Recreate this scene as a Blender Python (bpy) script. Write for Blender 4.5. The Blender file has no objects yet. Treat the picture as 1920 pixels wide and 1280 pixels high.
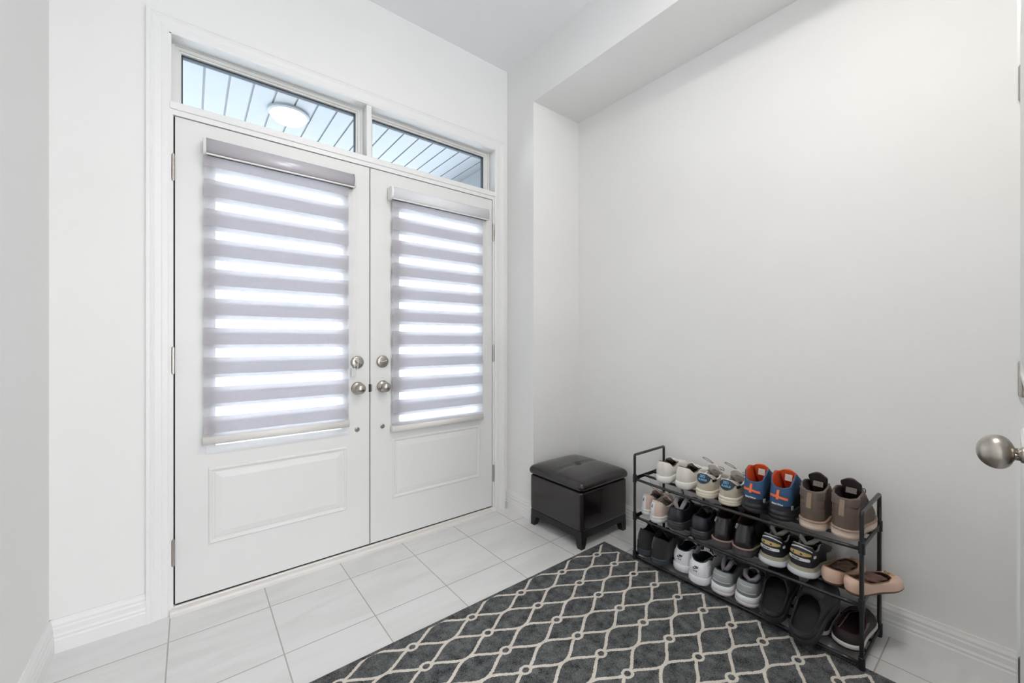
import bpy, bmesh, math, random
from mathutils import Vector, Matrix
random.seed(7)
C = bpy.context.scene.collection
SC = bpy.context.scene
PI = math.pi

# ------------------------------------------------------------ camera, world, lights, exposure
YAW = math.radians(38.42)
cam_d = bpy.data.cameras.new('camera')
cam = bpy.data.objects.new('camera', cam_d); C.objects.link(cam)
cam_d.sensor_fit = 'HORIZONTAL'; cam_d.sensor_width = 36.0
cam_d.lens = 760.0/1920*36.0
cam_d.shift_y = -0.0004
cam_d.clip_start = 0.02
CAM = Vector((0, -2.207, 1.139))
cam.location = CAM
cam.rotation_euler = (PI/2, 0, -YAW)
SC.camera = cam

w = bpy.data.worlds.new('overcast_sky'); SC.world = w; w.use_nodes = True
nt = w.node_tree
bg = nt.nodes['Background']; bg.inputs[0].default_value = (0.925, 0.962, 1.0, 1); bg.inputs[1].default_value = 7.0

def area(name, loc, rot, sx, sy, power, col):
    l = bpy.data.lights.new(name, 'AREA'); l.shape = 'RECTANGLE'; l.size = sx; l.size_y = sy
    l.energy = power; l.color = col
    o = bpy.data.objects.new(name, l); o.location = loc; o.rotation_euler = rot; C.objects.link(o)
    return o
# cool fill light added at the unseen opening in the wall behind the camera
area('added_back_fill', (1.0, -6.42, 1.45), (-PI/2, 0, 0), 2.6, 2.1, 34, (0.92, 0.96, 1.0))
# ceiling lamps of the hall (their housings are built further down)
LAMPS = [(0.92, -2.0), (0.65, -4.4)]
for i, (x, y) in enumerate(LAMPS):
    area('ceiling_lamp_light', (x, y, 2.87), (0, 0, 0), 0.34, 0.34, (16, 17)[i], (1.0, 0.94, 0.865))
SC.view_settings.view_transform = 'Standard'
SC.view_settings.look = 'None'
SC.view_settings.gamma = 1.0
SC.view_settings.use_curve_mapping = False
SC.view_settings.exposure = 0.01
SC.cycles.use_denoising = True
SC.cycles.max_bounces = 10
SC.cycles.diffuse_bounces = 7
SC.cycles.transparent_max_bounces = 16
SC.cycles.caustics_reflective = False
SC.cycles.caustics_refractive = False
SC.cycles.sample_clamp_indirect = 4.0

# ------------------------------------------------------------ materials
def srgb(r, g, b):
    def f(c):
        c /= 255.0
        return c/12.92 if c <= 0.04045 else ((c+0.055)/1.055)**2.4
    return (f(r), f(g), f(b), 1)
MATS = {}
def mat(name, col, rough=0.6, metal=0.0, bump=0.0, bscale=200.0, var=0.0, vscale=8.0, spec=None, coat=0.0, aniso=0.0, sheen=0.0):
    if name in MATS: return MATS[name]
    m = bpy.data.materials.new(name); m.use_nodes = True
    t = m.node_tree; b = t.nodes['Principled BSDF']
    c = srgb(*col)
    b.inputs['Base Color'].default_value = c
    b.inputs['Roughness'].default_value = rough; b.inputs['Metallic'].default_value = metal
    if spec is not None: b.inputs['Specular IOR Level'].default_value = spec
    if coat: b.inputs['Coat Weight'].default_value = coat
    if sheen: b.inputs['Sheen Weight'].default_value = sheen
    tc = t.nodes.new('ShaderNodeTexCoord')
    n = t.nodes.new('ShaderNodeTexNoise'); n.inputs['Scale'].default_value = vscale; n.inputs['Detail'].default_value = 4
    t.links.new(tc.outputs['Object'], n.inputs['Vector'])
    r = t.nodes.new('ShaderNodeMapRange')
    r.inputs['To Min'].default_value = 1.0-(var or 0.02); r.inputs['To Max'].default_value = 1.0+(var or 0.02)*0.8
    r.inputs['From Min'].default_value = 0.3; r.inputs['From Max'].default_value = 0.7
    t.links.new(n.outputs['Fac'], r.inputs['Value'])
    mx = t.nodes.new('ShaderNodeVectorMath'); mx.operation = 'SCALE'
    mx.inputs[0].default_value = c[:3]
    t.links.new(r.outputs[0], mx.inputs['Scale']); t.links.new(mx.outputs[0], b.inputs['Base Color'])
    if bump:
        n2 = t.nodes.new('ShaderNodeTexNoise'); n2.inputs['Scale'].default_value = bscale; n2.inputs['Detail'].default_value = 3
        t.links.new(tc.outputs['Object'], n2.inputs['Vector'])
        bp = t.nodes.new('ShaderNodeBump'); bp.inputs['Strength'].default_value = bump; bp.inputs['Distance'].default_value = 0.002
        t.links.new(n2.outputs['Fac'], bp.inputs['Height']); t.links.new(bp.outputs[0], b.inputs['Normal'])
    MATS[name] = m
    return m
def emis(name, col, strength):
    m = bpy.data.materials.new(name); m.use_nodes = True
    b = m.node_tree.nodes['Principled BSDF']
    b.inputs['Base Color'].default_value = srgb(*col); b.inputs['Emission Color'].default_value = srgb(*col)
    b.inputs['Emission Strength'].default_value = strength
    return m

M_wall = mat('wall_paint', (236, 236, 235), 0.75, bump=0.06, bscale=260, var=0.012, vscale=1.6)
M_wall2 = M_wall
M_ceil = mat('ceiling_paint', (244, 245, 249), 0.85, bump=0.08, bscale=200, var=0.01, vscale=1.5)
M_trim = mat('trim_paint', (235, 235, 235), 0.38, var=0.01, vscale=3)
M_door = mat('door_paint', (226, 226, 225), 0.42, bump=0.03, bscale=120, var=0.012, vscale=3)
M_nickel = mat('brushed_nickel', (176, 170, 162), 0.28, 1.0, bump=0.05, bscale=500)
M_gasket = mat('dark_gasket', (40, 52, 62), 0.6)
M_black = mat('black_gap', (14, 14, 15), 0.7)
M_vinyl = mat('white_vinyl_frame', (230, 230, 228), 0.35)
M_rackm = mat('black_enamelled_steel', (26, 27, 29), 0.38, 0.0, coat=0.3, var=0.06)
M_rackp = mat('black_plastic', (24, 25, 27), 0.5)

def glass_mat():
    m = bpy.data.materials.new('window_glass'); m.use_nodes = True; t = m.node_tree
    out = t.nodes['Material Output']; t.nodes.remove(t.nodes['Principled BSDF'])
    tr = t.nodes.new('ShaderNodeBsdfTransparent'); tr.inputs[0].default_value = (0.94, 0.97, 0.98, 1)
    gl = t.nodes.new('ShaderNodeBsdfGlossy'); gl.inputs['Roughness'].default_value = 0.02
    fr = t.nodes.new('ShaderNodeFresnel'); fr.inputs[0].default_value = 1.35
    mx = t.nodes.new('ShaderNodeMixShader')
    t.links.new(fr.outputs[0], mx.inputs[0]); t.links.new(tr.outputs[0], mx.inputs[1]); t.links.new(gl.outputs[0], mx.inputs[2])
    t.links.new(mx.outputs[0], out.inputs[0])
    return m
M_glass = glass_mat()

def tile_mat():
    m = bpy.data.materials.new('white_marble_tile'); m.use_nodes = True; t = m.node_tree
    b = t.nodes['Principled BSDF']; L = t.links
    tc = t.nodes.new('ShaderNodeTexCoord'); sp = t.nodes.new('ShaderNodeSeparateXYZ')
    L.new(tc.outputs['Object'], sp.inputs[0])
    def M(op, a, b_=None, c=None):
        n = t.nodes.new('ShaderNodeMath'); n.operation = op
        for i, v in enumerate((a, b_, c)):
            if v is None: continue
            if isinstance(v, (int, float)): n.inputs[i].default_value = v
            else: L.new(v, n.inputs[i])
        return n.outputs[0]
    def cell(axis, off, P):
        u = M('DIVIDE', M('SUBTRACT', axis, off), P)
        fl = M('FLOOR', u); fr = M('SUBTRACT', u, fl)
        d = M('MULTIPLY', M('MINIMUM', fr, M('SUBTRACT', 1.0, fr)), P)
        return fl, d
    fx, dx = cell(sp.outputs[0], -0.066, 0.3335)
    fy, dy = cell(sp.outputs[1], -0.200, 0.3375)
    d = M('MINIMUM', dx, dy)
    grout = M('LESS_THAN', d, 0.0022)
    # each tile has its own slice of veining
    cmb = t.nodes.new('ShaderNodeCombineXYZ')
    L.new(M('MULTIPLY', fx, 3.71), cmb.inputs[0]); L.new(M('MULTIPLY', fy, 5.13), cmb.inputs[1]); L.new(M('MULTIPLY', M('ADD', fx, fy), 2.3), cmb.inputs[2])
    va = t.nodes.new('ShaderNodeVectorMath'); va.operation = 'ADD'
    L.new(tc.outputs['Object'], va.inputs[0]); L.new(cmb.outputs[0], va.inputs[1])
    mp = t.nodes.new('ShaderNodeMapping'); mp.inputs['Rotation'].default_value = (0, 0, 0.75); mp.inputs['Scale'].default_value = (1, 4.5, 1)
    L.new(va.outputs[0], mp.inputs[0])
    n1 = t.nodes.new('ShaderNodeTexNoise'); n1.inputs['Scale'].default_value = 2.2; n1.inputs['Detail'].default_value = 5; n1.inputs['Distortion'].default_value = 0.8
    L.new(mp.outputs[0], n1.inputs['Vector'])
    cr = t.nodes.new('ShaderNodeValToRGB')
    cr.color_ramp.elements[0].position = 0.36; cr.color_ramp.elements[0].color = srgb(216, 216, 215)
    cr.color_ramp.elements[1].position = 0.56; cr.color_ramp.elements[1].color = srgb(224, 224, 224)
    L.new(n1.outputs['Fac'], cr.inputs[0])
    mx = t.nodes.new('ShaderNodeMix'); mx.data_type = 'RGBA'
    L.new(grout, mx.inputs[0]); L.new(cr.outputs[0], mx.inputs[6]); mx.inputs[7].default_value = srgb(176, 171, 166)
    L.new(mx.outputs[2], b.inputs['Base Color'])
    L.new(M('ADD', M('MULTIPLY', grout, 0.5), 0.30), b.inputs['Roughness'])
    bp = t.nodes.new('ShaderNodeBump'); bp.inputs['Strength'].default_value = 0.5; bp.inputs['Distance'].default_value = 0.001
    L.new(M('SUBTRACT', 1.0, grout), bp.inputs['Height']); L.new(bp.outputs[0], b.inputs['Normal'])
    return m
M_tile = tile_mat()

def rug_mat():
    m = bpy.data.materials.new('charcoal_trellis_rug'); m.use_nodes = True; t = m.node_tree
    b = t.nodes['Principled BSDF']; L = t.links
    tc = t.nodes.new('ShaderNodeTexCoord')
    nd = t.nodes.new('ShaderNodeTexNoise'); nd.inputs['Scale'].default_value = 160; nd.inputs['Detail'].default_value = 2
    L.new(tc.outputs['Object'], nd.inputs['Vector'])
    sb = t.nodes.new('ShaderNodeVectorMath'); sb.operation = 'SUBTRACT'; L.new(nd.outputs['Color'], sb.inputs[0]); sb.inputs[1].default_value = (.5, .5, .5)
    sc = t.nodes.new('ShaderNodeVectorMath'); sc.operation = 'SCALE'; sc.inputs['Scale'].default_value = 0.006; L.new(sb.outputs[0], sc.inputs[0])
    ad = t.nodes.new('ShaderNodeVectorMath'); ad.operation = 'ADD'; L.new(tc.outputs['Object'], ad.inputs[0]); L.new(sc.outputs[0], ad.inputs[1])
    sp = t.nodes.new('ShaderNodeSeparateXYZ'); L.new(ad.outputs[0], sp.inputs[0])
    def M(op, a, b_=None, c=None):
        n = t.nodes.new('ShaderNodeMath'); n.operation = op
        for i, v in enumerate((a, b_, c)):
            if v is None: continue
            if isinstance(v, (int, float)): n.inputs[i].default_value = v
            else: L.new(v, n.inputs[i])
        return n.outputs[0]
    Px, Py = 0.2612, 0.1135
    x = M('SUBTRACT', sp.outputs[0], 0.9035); y = M('SUBTRACT', sp.outputs[1], -0.9170)
    def fold(v, P):
        a = M('DIVIDE', v, P); a = M('SUBTRACT', a, M('ROUND', a))
        return M('MULTIPLY', M('ABSOLUTE', a), P)
    ax, ay = fold(x, Px), fold(y, Py)
    u = M('MULTIPLY', ax, 2*PI/Px)
    c = M('MULTIPLY', M('SUBTRACT', 1.0, M('COSINE', u)), Py/4)
    sl = M('MULTIPLY', M('SINE', u), Py/4*2*PI/Px)
    d = M('DIVIDE', M('ABSOLUTE', M('SUBTRACT', ay, c)), M('SQRT', M('ADD', M('MULTIPLY', sl, sl), 1.0)))
    line = M('LESS_THAN', d, 0.0056)
    ex = M('DIVIDE', ax, 1.25)
    r = M('SQRT', M('ADD', M('MULTIPLY', ex, ex), M('MULTIPLY', ay, ay)))
    disc = M('LESS_THAN', r, 0.0200)
    hole = M('LESS_THAN', r, 0.0106)
    patt = M('MULTIPLY', M('MAXIMUM', line, disc), M('SUBTRACT', 1.0, hole))
    # plain dark binding along the edges
    inx = M('LESS_THAN', sp.outputs[0], 1.80); iny = M('LESS_THAN', sp.outputs[1], -0.752)
    patt = M('MULTIPLY', patt, M('MULTIPLY', inx, iny))
    n1 = t.nodes.new('ShaderNodeTexNoise'); n1.inputs['Scale'].default_value = 28; n1.inputs['Detail'].default_value = 5; n1.inputs['Roughness'].default_value = .7
    L.new(tc.outputs['Object'], n1.inputs['Vector'])
    n2 = t.nodes.new('ShaderNodeTexNoise'); n2.inputs['Scale'].default_value = 230; n2.inputs['Detail'].default_value = 3
    L.new(tc.outputs['Object'], n2.inputs['Vector'])
    f = M('ADD', M('MULTIPLY', n1.outputs['Fac'], 0.55), M('MULTIPLY', n2.outputs['Fac'], 0.45))
    cr = t.nodes.new('ShaderNodeValToRGB')
    cr.color_ramp.elements[0].position = 0.36; cr.color_ramp.elements[0].color = srgb(26, 29, 34)
    cr.color_ramp.elements[1].position = 0.66; cr.color_ramp.elements[1].color = srgb(122, 124, 124)
    L.new(f, cr.inputs[0])
    cr2 = t.nodes.new('ShaderNodeValToRGB')
    cr2.color_ramp.elements[0].position = 0.3; cr2.color_ramp.elements[0].color = srgb(196, 188, 178)
    cr2.color_ramp.elements[1].position = 0.7; cr2.color_ramp.elements[1].color = srgb(226, 219, 210)
    L.new(f, cr2.inputs[0])
    mx = t.nodes.new('ShaderNodeMix'); mx.data_type = 'RGBA'
    L.new(patt, mx.inputs[0]); L.new(cr.outputs[0], mx.inputs[6]); L.new(cr2.outputs[0], mx.inputs[7])
    L.new(mx.outputs[2], b.inputs['Base Color']); b.inputs['Roughness'].default_value = 0.95; b.inputs['Specular IOR Level'].default_value = 0.1
    bp = t.nodes.new('ShaderNodeBump'); bp.inputs['Strength'].default_value = 0.8; bp.inputs['Distance'].default_value = 0.003
    L.new(M('ADD', n2.outputs['Fac'], M('MULTIPLY', patt, 0.3)), bp.inputs['Height']); L.new(bp.outputs[0], b.inputs['Normal'])
    return m
M_rug = rug_mat()

def blind_mat(name, top, P=0.1273, hopaque=0.0725, ztop=None):
    """banded fabric: opaque weave stripes alternating with sheer stripes, laid out along local z"""
    m = bpy.data.materials.new(name); m.use_nodes = True; t = m.node_tree; L = t.links
    out = t.nodes['Material Output']; t.nodes.remove(t.nodes['Principled BSDF'])
    tc = t.nodes.new('ShaderNodeTexCoord'); sp = t.nodes.new('ShaderNodeSeparateXYZ'); L.new(tc.outputs['Object'], sp.inputs[0])
    def M(op, a, b_=None):
        n = t.nodes.new('ShaderNodeMath'); n.operation = op
        for i, v in enumerate((a, b_)):
            if v is None: continue
            if isinstance(v, (int, float)): n.inputs[i].default_value = v
            else: L.new(v, n.inputs[i])
        return n.outputs[0]
    u = M('DIVIDE', M('SUBTRACT', top, sp.outputs[2]), P)
    fr = M('SUBTRACT', u, M('FLOOR', u))
    op = M('LESS_THAN', fr, hopaque/P)
    wv = t.nodes.new('ShaderNodeTexNoise'); wv.inputs['Scale'].default_value = 1.0; wv.inputs['Detail'].default_value = 2
    mp = t.nodes.new('ShaderNodeMapping'); mp.inputs['Scale'].default_value = (60, 1, 900); L.new(tc.outputs['Object'], mp.inputs[0]); L.new(mp.outputs[0], wv.inputs['Vector'])
    vr = t.nodes.new('ShaderNodeMapRange'); vr.inputs['From Min'].default_value = .3; vr.inputs['From Max'].default_value = .7; vr.inputs['To Min'].default_value = .93; vr.inputs['To Max'].default_value = 1.04
    L.new(wv.outputs['Fac'], vr.inputs[0])
    def scaled(c):
        n = t.nodes.new('ShaderNodeVectorMath'); n.operation = 'SCALE'; n.inputs[0].default_value = srgb(*c)[:3]; L.new(vr.outputs[0], n.inputs['Scale']); return n.outputs[0]
    df = t.nodes.new('ShaderNodeBsdfDiffuse'); L.new(scaled((190, 187, 190)), df.inputs[0])
    tl = t.nodes.new('ShaderNodeBsdfTranslucent'); L.new(scaled((228, 227, 233)), tl.inputs[0])
    o1 = t.nodes.new('ShaderNodeMixShader'); o1.inputs[0].default_value = 0.40; L.new(df.outputs[0], o1.inputs[1]); L.new(tl.outputs[0], o1.inputs[2])
    d2 = t.nodes.new('ShaderNodeBsdfDiffuse'); d2.inputs[0].default_value = srgb(240, 240, 244)
    t2 = t.nodes.new('ShaderNodeBsdfTranslucent'); t2.inputs[0].default_value = srgb(245, 247, 252)
    tp = t.nodes.new('ShaderNodeBsdfTransparent')
    s1 = t.nodes.new('ShaderNodeMixShader'); s1.inputs[0].default_value = 0.6; L.new(d2.outputs[0], s1.inputs[1]); L.new(t2.outputs[0], s1.inputs[2])
    s2 = t.nodes.new('ShaderNodeMixShader'); s2.inputs[0].default_value = 0.62; L.new(s1.outputs[0], s2.inputs[1]); L.new(tp.outputs[0], s2.inputs[2])
    fin = t.nodes.new('ShaderNodeMixShader'); L.new(op, fin.inputs[0]); L.new(s2.outputs[0], fin.inputs[1]); L.new(o1.outputs[0], fin.inputs[2])
    L.new(fin.outputs[0], out.inputs[0])
    return m

# ------------------------------------------------------------ mesh helpers
def link(name, me, mats, parent=None, smooth=False):
    o = bpy.data.objects.new(name, me); C.objects.link(o)
    for m in (mats if isinstance(mats, (list, tuple)) else [mats]): me.materials.append(m)
    if smooth:
        for p in me.polygons: p.use_smooth = True
    if parent: o.parent = parent
    return o
def obj(name, bm, mats, parent=None, smooth=False):
    me = bpy.data.meshes.new(name)
    bmesh.ops.recalc_face_normals(bm, faces=bm.faces)
    bm.to_mesh(me); bm.free()
    return link(name, me, mats, parent, smooth)
def pyobj(name, V, F, mats, parent=None, smooth=False, fm=None, recalc=True):
    bm = bmesh.new()
    vs = [bm.verts.new(v) for v in V]
    for i, f in enumerate(F):
        ff = []
        for k in f:
            if not ff or vs[k] is not ff[-1]: ff.append(vs[k])
        if len(set(ff)) < 3: continue
        try: fc = bm.faces.new(ff)
        except ValueError: continue
        if fm: fc.material_index = fm[i]
    if recalc: bmesh.ops.recalc_face_normals(bm, faces=bm.faces)
    me = bpy.data.meshes.new(name); bm.to_mesh(me); bm.free()
    return link(name, me, mats, parent, smooth)
def bx(bm, x0, x1, y0, y1, z0, z1, bev=0.0, seg=2):
    r = bmesh.ops.create_cube(bm, size=1.0)
    for v in r['verts']:
        v.co = Vector(((x0+x1)/2+v.co.x*(x1-x0), (y0+y1)/2+v.co.y*(y1-y0), (z0+z1)/2+v.co.z*(z1-z0)))
    if bev:
        es = list({e for v in r['verts'] for e in v.link_edges})
        bmesh.ops.bevel(bm, geom=es, offset=bev, segments=seg, affect='EDGES', profile=0.5)
def box(name, x0, x1, y0, y1, z0, z1, m, parent=None, bev=0.0, smooth=False):
    bm = bmesh.new(); bx(bm, x0, x1, y0, y1, z0, z1, bev); return obj(name, bm, m, parent, smooth)
def tube(bm, pts, r, seg=8, closed=False, cap=True):
    pts = [Vector(p) for p in pts]; n = len(pts); rings = []
    up = Vector((0, 0, 1))
    prev = None
    for i, p in enumerate(pts):
        a = pts[(i-1) % n] if (closed or i > 0) else p
        b = pts[(i+1) % n] if (closed or i < n-1) else p
        d = (b-a).normalized()
        s = d.cross(up) if prev is None else prev - d*prev.dot(d)
        if s.length < 1e-5: s = d.cross(Vector((1, 0, 0)))
        s.normalize(); prev = s; t = d.cross(s)
        rr = r[i] if isinstance(r, (list, tuple)) else r
        rings.append([bm.verts.new(p+(s*math.cos(2*PI*k/seg)+t*math.sin(2*PI*k/seg))*rr) for k in range(seg)])
    m = n if closed else n-1
    for i in range(m):
        A, B = rings[i], rings[(i+1) % n]
        for k in range(seg):
            bm.faces.new((A[k], A[(k+1) % seg], B[(k+1) % seg], B[k]))
    if not closed and cap:
        bm.faces.new(rings[0]); bm.faces.new(rings[-1][::-1])
def lathe(bm, prof, origin, axis, seg=24):
    """prof: (radius, distance along axis)"""
    a = Vector(axis).normalized(); s = a.orthogonal().normalized(); t = a.cross(s); o = Vector(origin)
    rings = []
    for r, h in prof:
        if r < 1e-6: rings.append([bm.verts.new(o+a*h)])
        else: rings.append([bm.verts.new(o+a*h+(s*math.cos(2*PI*k/seg)+t*math.sin(2*PI*k/seg))*r) for k in range(seg)])
    for A, B in zip(rings, rings[1:]):
        for k in range(seg):
            if len(A) == 1 and len(B) == 1: continue
            if len(A) == 1: bm.faces.new((A[0], B[k], B[(k+1) % seg]))
            elif len(B) == 1: bm.faces.new((A[k], B[0], A[(k+1) % seg]))
            else: bm.faces.new((A[k], A[(k+1) % seg], B[(k+1) % seg], B[k]))
    if len(rings[0]) > 1: bm.faces.new(rings[0])
    if len(rings[-1]) > 1: bm.faces.new(rings[-1][::-1])
def extrude_profile(bm, prof, p0, p1, up, out, miter0=0.0, miter1=0.0):
    """prof: list of (along 'out', along 'up') closed polygon, swept from p0 to p1; miters shift the ends by out/up amount"""
    p0, p1, up, out = map(Vector, (p0, p1, up, out)); d = (p1-p0).normalized()
    A = [bm.verts.new(p0+out*a+up*b+d*(b*miter0)) for a, b in prof]
    B = [bm.verts.new(p1+out*a+up*b-d*(b*miter1)) for a, b in prof]
    n = len(prof)
    for k in range(n): bm.faces.new((A[k], A[(k+1) % n], B[(k+1) % n], B[k]))
    bm.faces.new(A); bm.faces.new(B[::-1])
def struct(o): o['kind'] = 'structure'; return o
def tag(o, label, cat, group=None):
    o['label'] = label; o['category'] = cat
    if group: o['group'] = group
    return o
def empty(name, loc, rot=(0, 0, 0)):
    o = bpy.data.objects.new(name, None); o.location = loc; o.rotation_euler = rot; o.empty_display_size = 0.05; C.objects.link(o)
    return o

# ------------------------------------------------------------ room shell
XL, XR, XN, YN, ZC, ZB = -0.404, 1.708, 2.126, -0.273, 2.988, 2.661
YB = -6.5      # back wall
YE = -2.197    # end of the niche
struct(box('floor', XL-0.15, XN+0.15, YB-0.15, 0.02, -0.12, 0.0, M_tile))
struct(box('ceiling', XL-0.15, XN+0.15, YB-0.15, 0.2, ZC, ZC+0.15, M_ceil))
struct(box('wall_left', XL-0.15, XL, YB, 0.2, 0, ZC, M_wall))
# front wall with the opening for the double door and transom
OX0, OX1, OZ = -0.085, 1.620, 2.44
bm = bmesh.new()
bx(bm, XL, OX0, 0, 0.15, 0, ZC); bx(bm, OX1, XN+0.15, 0, 0.15, 0, ZC); bx(bm, OX0, OX1, 0, 0.15, OZ, ZC)
struct(obj('wall_front', bm, M_wall))
bm = bmesh.new()
bx(bm, XN, XN+0.15, YE-0.1, YN, 0, ZC)                       # long wall of the niche
bx(bm, XR, XN+0.15, YN, 0.0, 0, ZC)                          # pilaster beside the door
bx(bm, XR, XN, YE-0.1, YN, ZB, ZC)                           # bulkhead above the niche
bx(bm, XR, XN, YE-0.1, YE, 0, ZB)                            # far end of the niche, beyond the frame
bx(bm, XR, XN+0.15, YB, YE-0.9, 0, ZC); bx(bm, XR, XR+0.12, YE-0.9, YE-0.1, 2.06, ZC)
bx(bm, XN, XN+0.15, YE-0.9, YE-0.1, 0, 2.06)
struct(obj('wall_right', bm, M_wall2))
bm = bmesh.new()   # wall behind the camera with an opening added for the fill light
bx(bm, XL, -0.35, YB-0.15, YB, 0, ZC); bx(bm, 2.35-0.6, XR, YB-0.15, YB, 0, ZC) if False else None
bx(bm, XL, XR, YB-0.15, YB, 2.55, ZC); bx(bm, XL, XR, YB-0.15, YB, 0, 0.35)
bx(bm, 1.66, XR, YB-0.15, YB, 0.35, 2.55)
struct(obj('wall_back', bm, M_wall))

# baseboards: profile (out from wall, height)
BH = 0.120
BP = [(0, 0), (0.016, 0), (0.016, 0.046), (0.0135, 0.052), (0.0150, 0.060), (0.0120, 0.068), (0.0120, 0.086), (0.0095, 0.092), (0.0105, 0.101), (0.0065, 0.112), (0.0050, BH), (0, BH)]
def baseboard(name, p0, p1, out):
    bm = bmesh.new(); extrude_profile(bm, BP, p0, p1, (0, 0, 1), out); return struct(obj(name, bm, M_trim))
baseboard('baseboard_left', (XL, YB, 0), (XL, 0.0, 0), (1, 0, 0))
baseboard('baseboard_front', (XL+0.0, 0, 0), (-0.1405, 0, 0), (0, -1, 0))
baseboard('baseboard_pilaster', (XR, 0, 0), (XR, YN-0.016, 0), (-1, 0, 0))
baseboard('baseboard_niche', (XR-0.016, YN, 0), (XN, YN, 0), (0, -1, 0))
baseboard('baseboard_right', (XN, YN, 0), (XN, YE, 0), (-1, 0, 0))

# casing around the doors (stepped colonial profile), one mitred mesh
CX0, CX1, CZ, CW = -0.1405, 1.675, 2.4924, 0.072
def casing():
    # profile across the width: (distance from inner edge, projection)
    pr = [(0, 0.0), (0, 0.010), (0.006, 0.0125), (0.022, 0.0125), (0.027, 0.0105), (0.045, 0.0135), (0.051, 0.0165), (0.056, 0.0155), (0.060, 0.019), (CW, 0.019), (CW, 0.0)]
    ix0, ix1, iz = CX0+CW, CX1-CW, CZ-CW
    V, F = [], []
    for (u, p) in pr:
        V += [(ix0-u, -p, 0), (ix0-u, -p, iz+u), (ix1+u, -p, iz+u), (ix1+u, -p, 0)]
    n = len(pr)
    for i in range(n):
        j = (i+1) % n
        for k in range(3): F.append((i*4+k, i*4+k+1, j*4+k+1, j*4+k))
    F.append([i*4 for i in range(n)]); F.append([i*4+3 for i in range(n)])
    return struct(pyobj('trim_1', V, F, M_trim))
casing()
IX0, IX1, IZ = CX0+CW, CX1-CW, CZ-CW      # clear opening -.0685 .. 1.603, 2.420
DZ = 0.038                                # bottom of the door leaves
DX0, DXM, DX1 = -0.0506, 0.7640, 1.5784
DH = 2.0416
# jambs, head reveal, transom bar, mullion
bm = bmesh.new()
bx(bm, OX0, IX0+0.006, -0.009, 0.11, 0, IZ); bx(bm, OX1, IX1-0.006, -0.009, 0.11, 0, IZ); bx(bm, OX0, OX1, -0.009, 0.11, IZ-0.004, OZ)
bx(bm, IX0+0.006, DX0-0.0055, -0.004, 0.10, 0.03, DZ+DH+0.004)
bx(bm, DX1+0.004, IX1-0.006, -0.004, 0.10, 0.03, DZ+DH+0.004)
struct(obj('trim_2', bm, M_trim))
bm = bmesh.new()      # transom bar with its small stepped lip
TB0, TB1 = DZ+DH+0.004, 2.137
bx(bm, IX0, IX1, -0.012, 0.12, TB0+0.022, TB1, 0.003); bx(bm, IX0+0.006, IX1-0.006, -0.005, 0.12, TB0, TB0+0.023)
struct(obj('trim_3', bm, M_trim))
MU0, MU1 = 0.7450, 0.7720
struct(box('trim_4', MU0, MU1, -0.006, 0.10, TB1, IZ-0.004, M_trim, bev=0.003))
# threshold
bm = bmesh.new()
extrude_profile(bm, [(0.0, 0), (0.030, 0), (0.030, 0.012), (0.024, 0.020), (0.004, 0.024), (0.002, 0.030), (-0.10, 0.030), (-0.10, 0)], (IX0+0.001, 0, 0), (IX1-0.001, 0, 0), (0, 0, 1), (0, -1, 0))
struct(obj('trim_5', bm, mat('threshold_paint', (224, 221, 218), 0.45)))
struct(box('trim_6', DX0-0.0055, DX1+0.004, 0.004, 0.075, 0.030, DZ+DH+0.003, M_black)) if False else None

# ------------------------------------------------------------ transom windows
def transom(idx, x0, x1):
    z0, z1 = TB1, IZ+0.004
    y = 0.070
    bm = bmesh.new()
    def ring(a, b, yy0, yy1):
        bx(bm, x0+a, x0+b, yy0, yy1, z0, z1-a); bx(bm, x1-b, x1-a, yy0, yy1, z0, z1-a); bx(bm, x0+b, x1-b, yy0, yy1, z1-b, z1-a)
        bx(bm, x0+b, x1-b, yy0, yy1, z0, z0+b-0.006)
    ring(0.0, 0.010, y-0.008, 0.106); ring(0.010, 0.023, y, 0.104); ring(0.023, 0.031, y+0.006, 0.098)
    f = struct(obj('window_%d' % idx, bm, M_vinyl))
    gx0, gx1, gz0, gz1 = x0+0.031, x1-0.029, z0+0.028, z1-0.031
    bm = bmesh.new()
    g = 0.008
    yy = y+0.018
    bx(bm, gx0-0.002, gx0+0.005, yy, yy+0.025, gz0, gz1); bx(bm, gx1-0.005, gx1+0.002, yy, yy+0.025, gz0, gz1)
    bx(bm, gx0, gx1, yy, yy+0.025, gz1-0.006, gz1+0.002); bx(bm, gx0, gx1, yy, yy+0.025, gz0, gz0+0.005)
    obj('gasket', bm, M_gasket, f)
    box('window_glass', gx0, gx1, yy+0.006, yy+0.010, gz0, gz1, M_glass, f)
transom(1, IX0+0.006, MU0)
transom(2, MU1, IX1-0.006)

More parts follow.
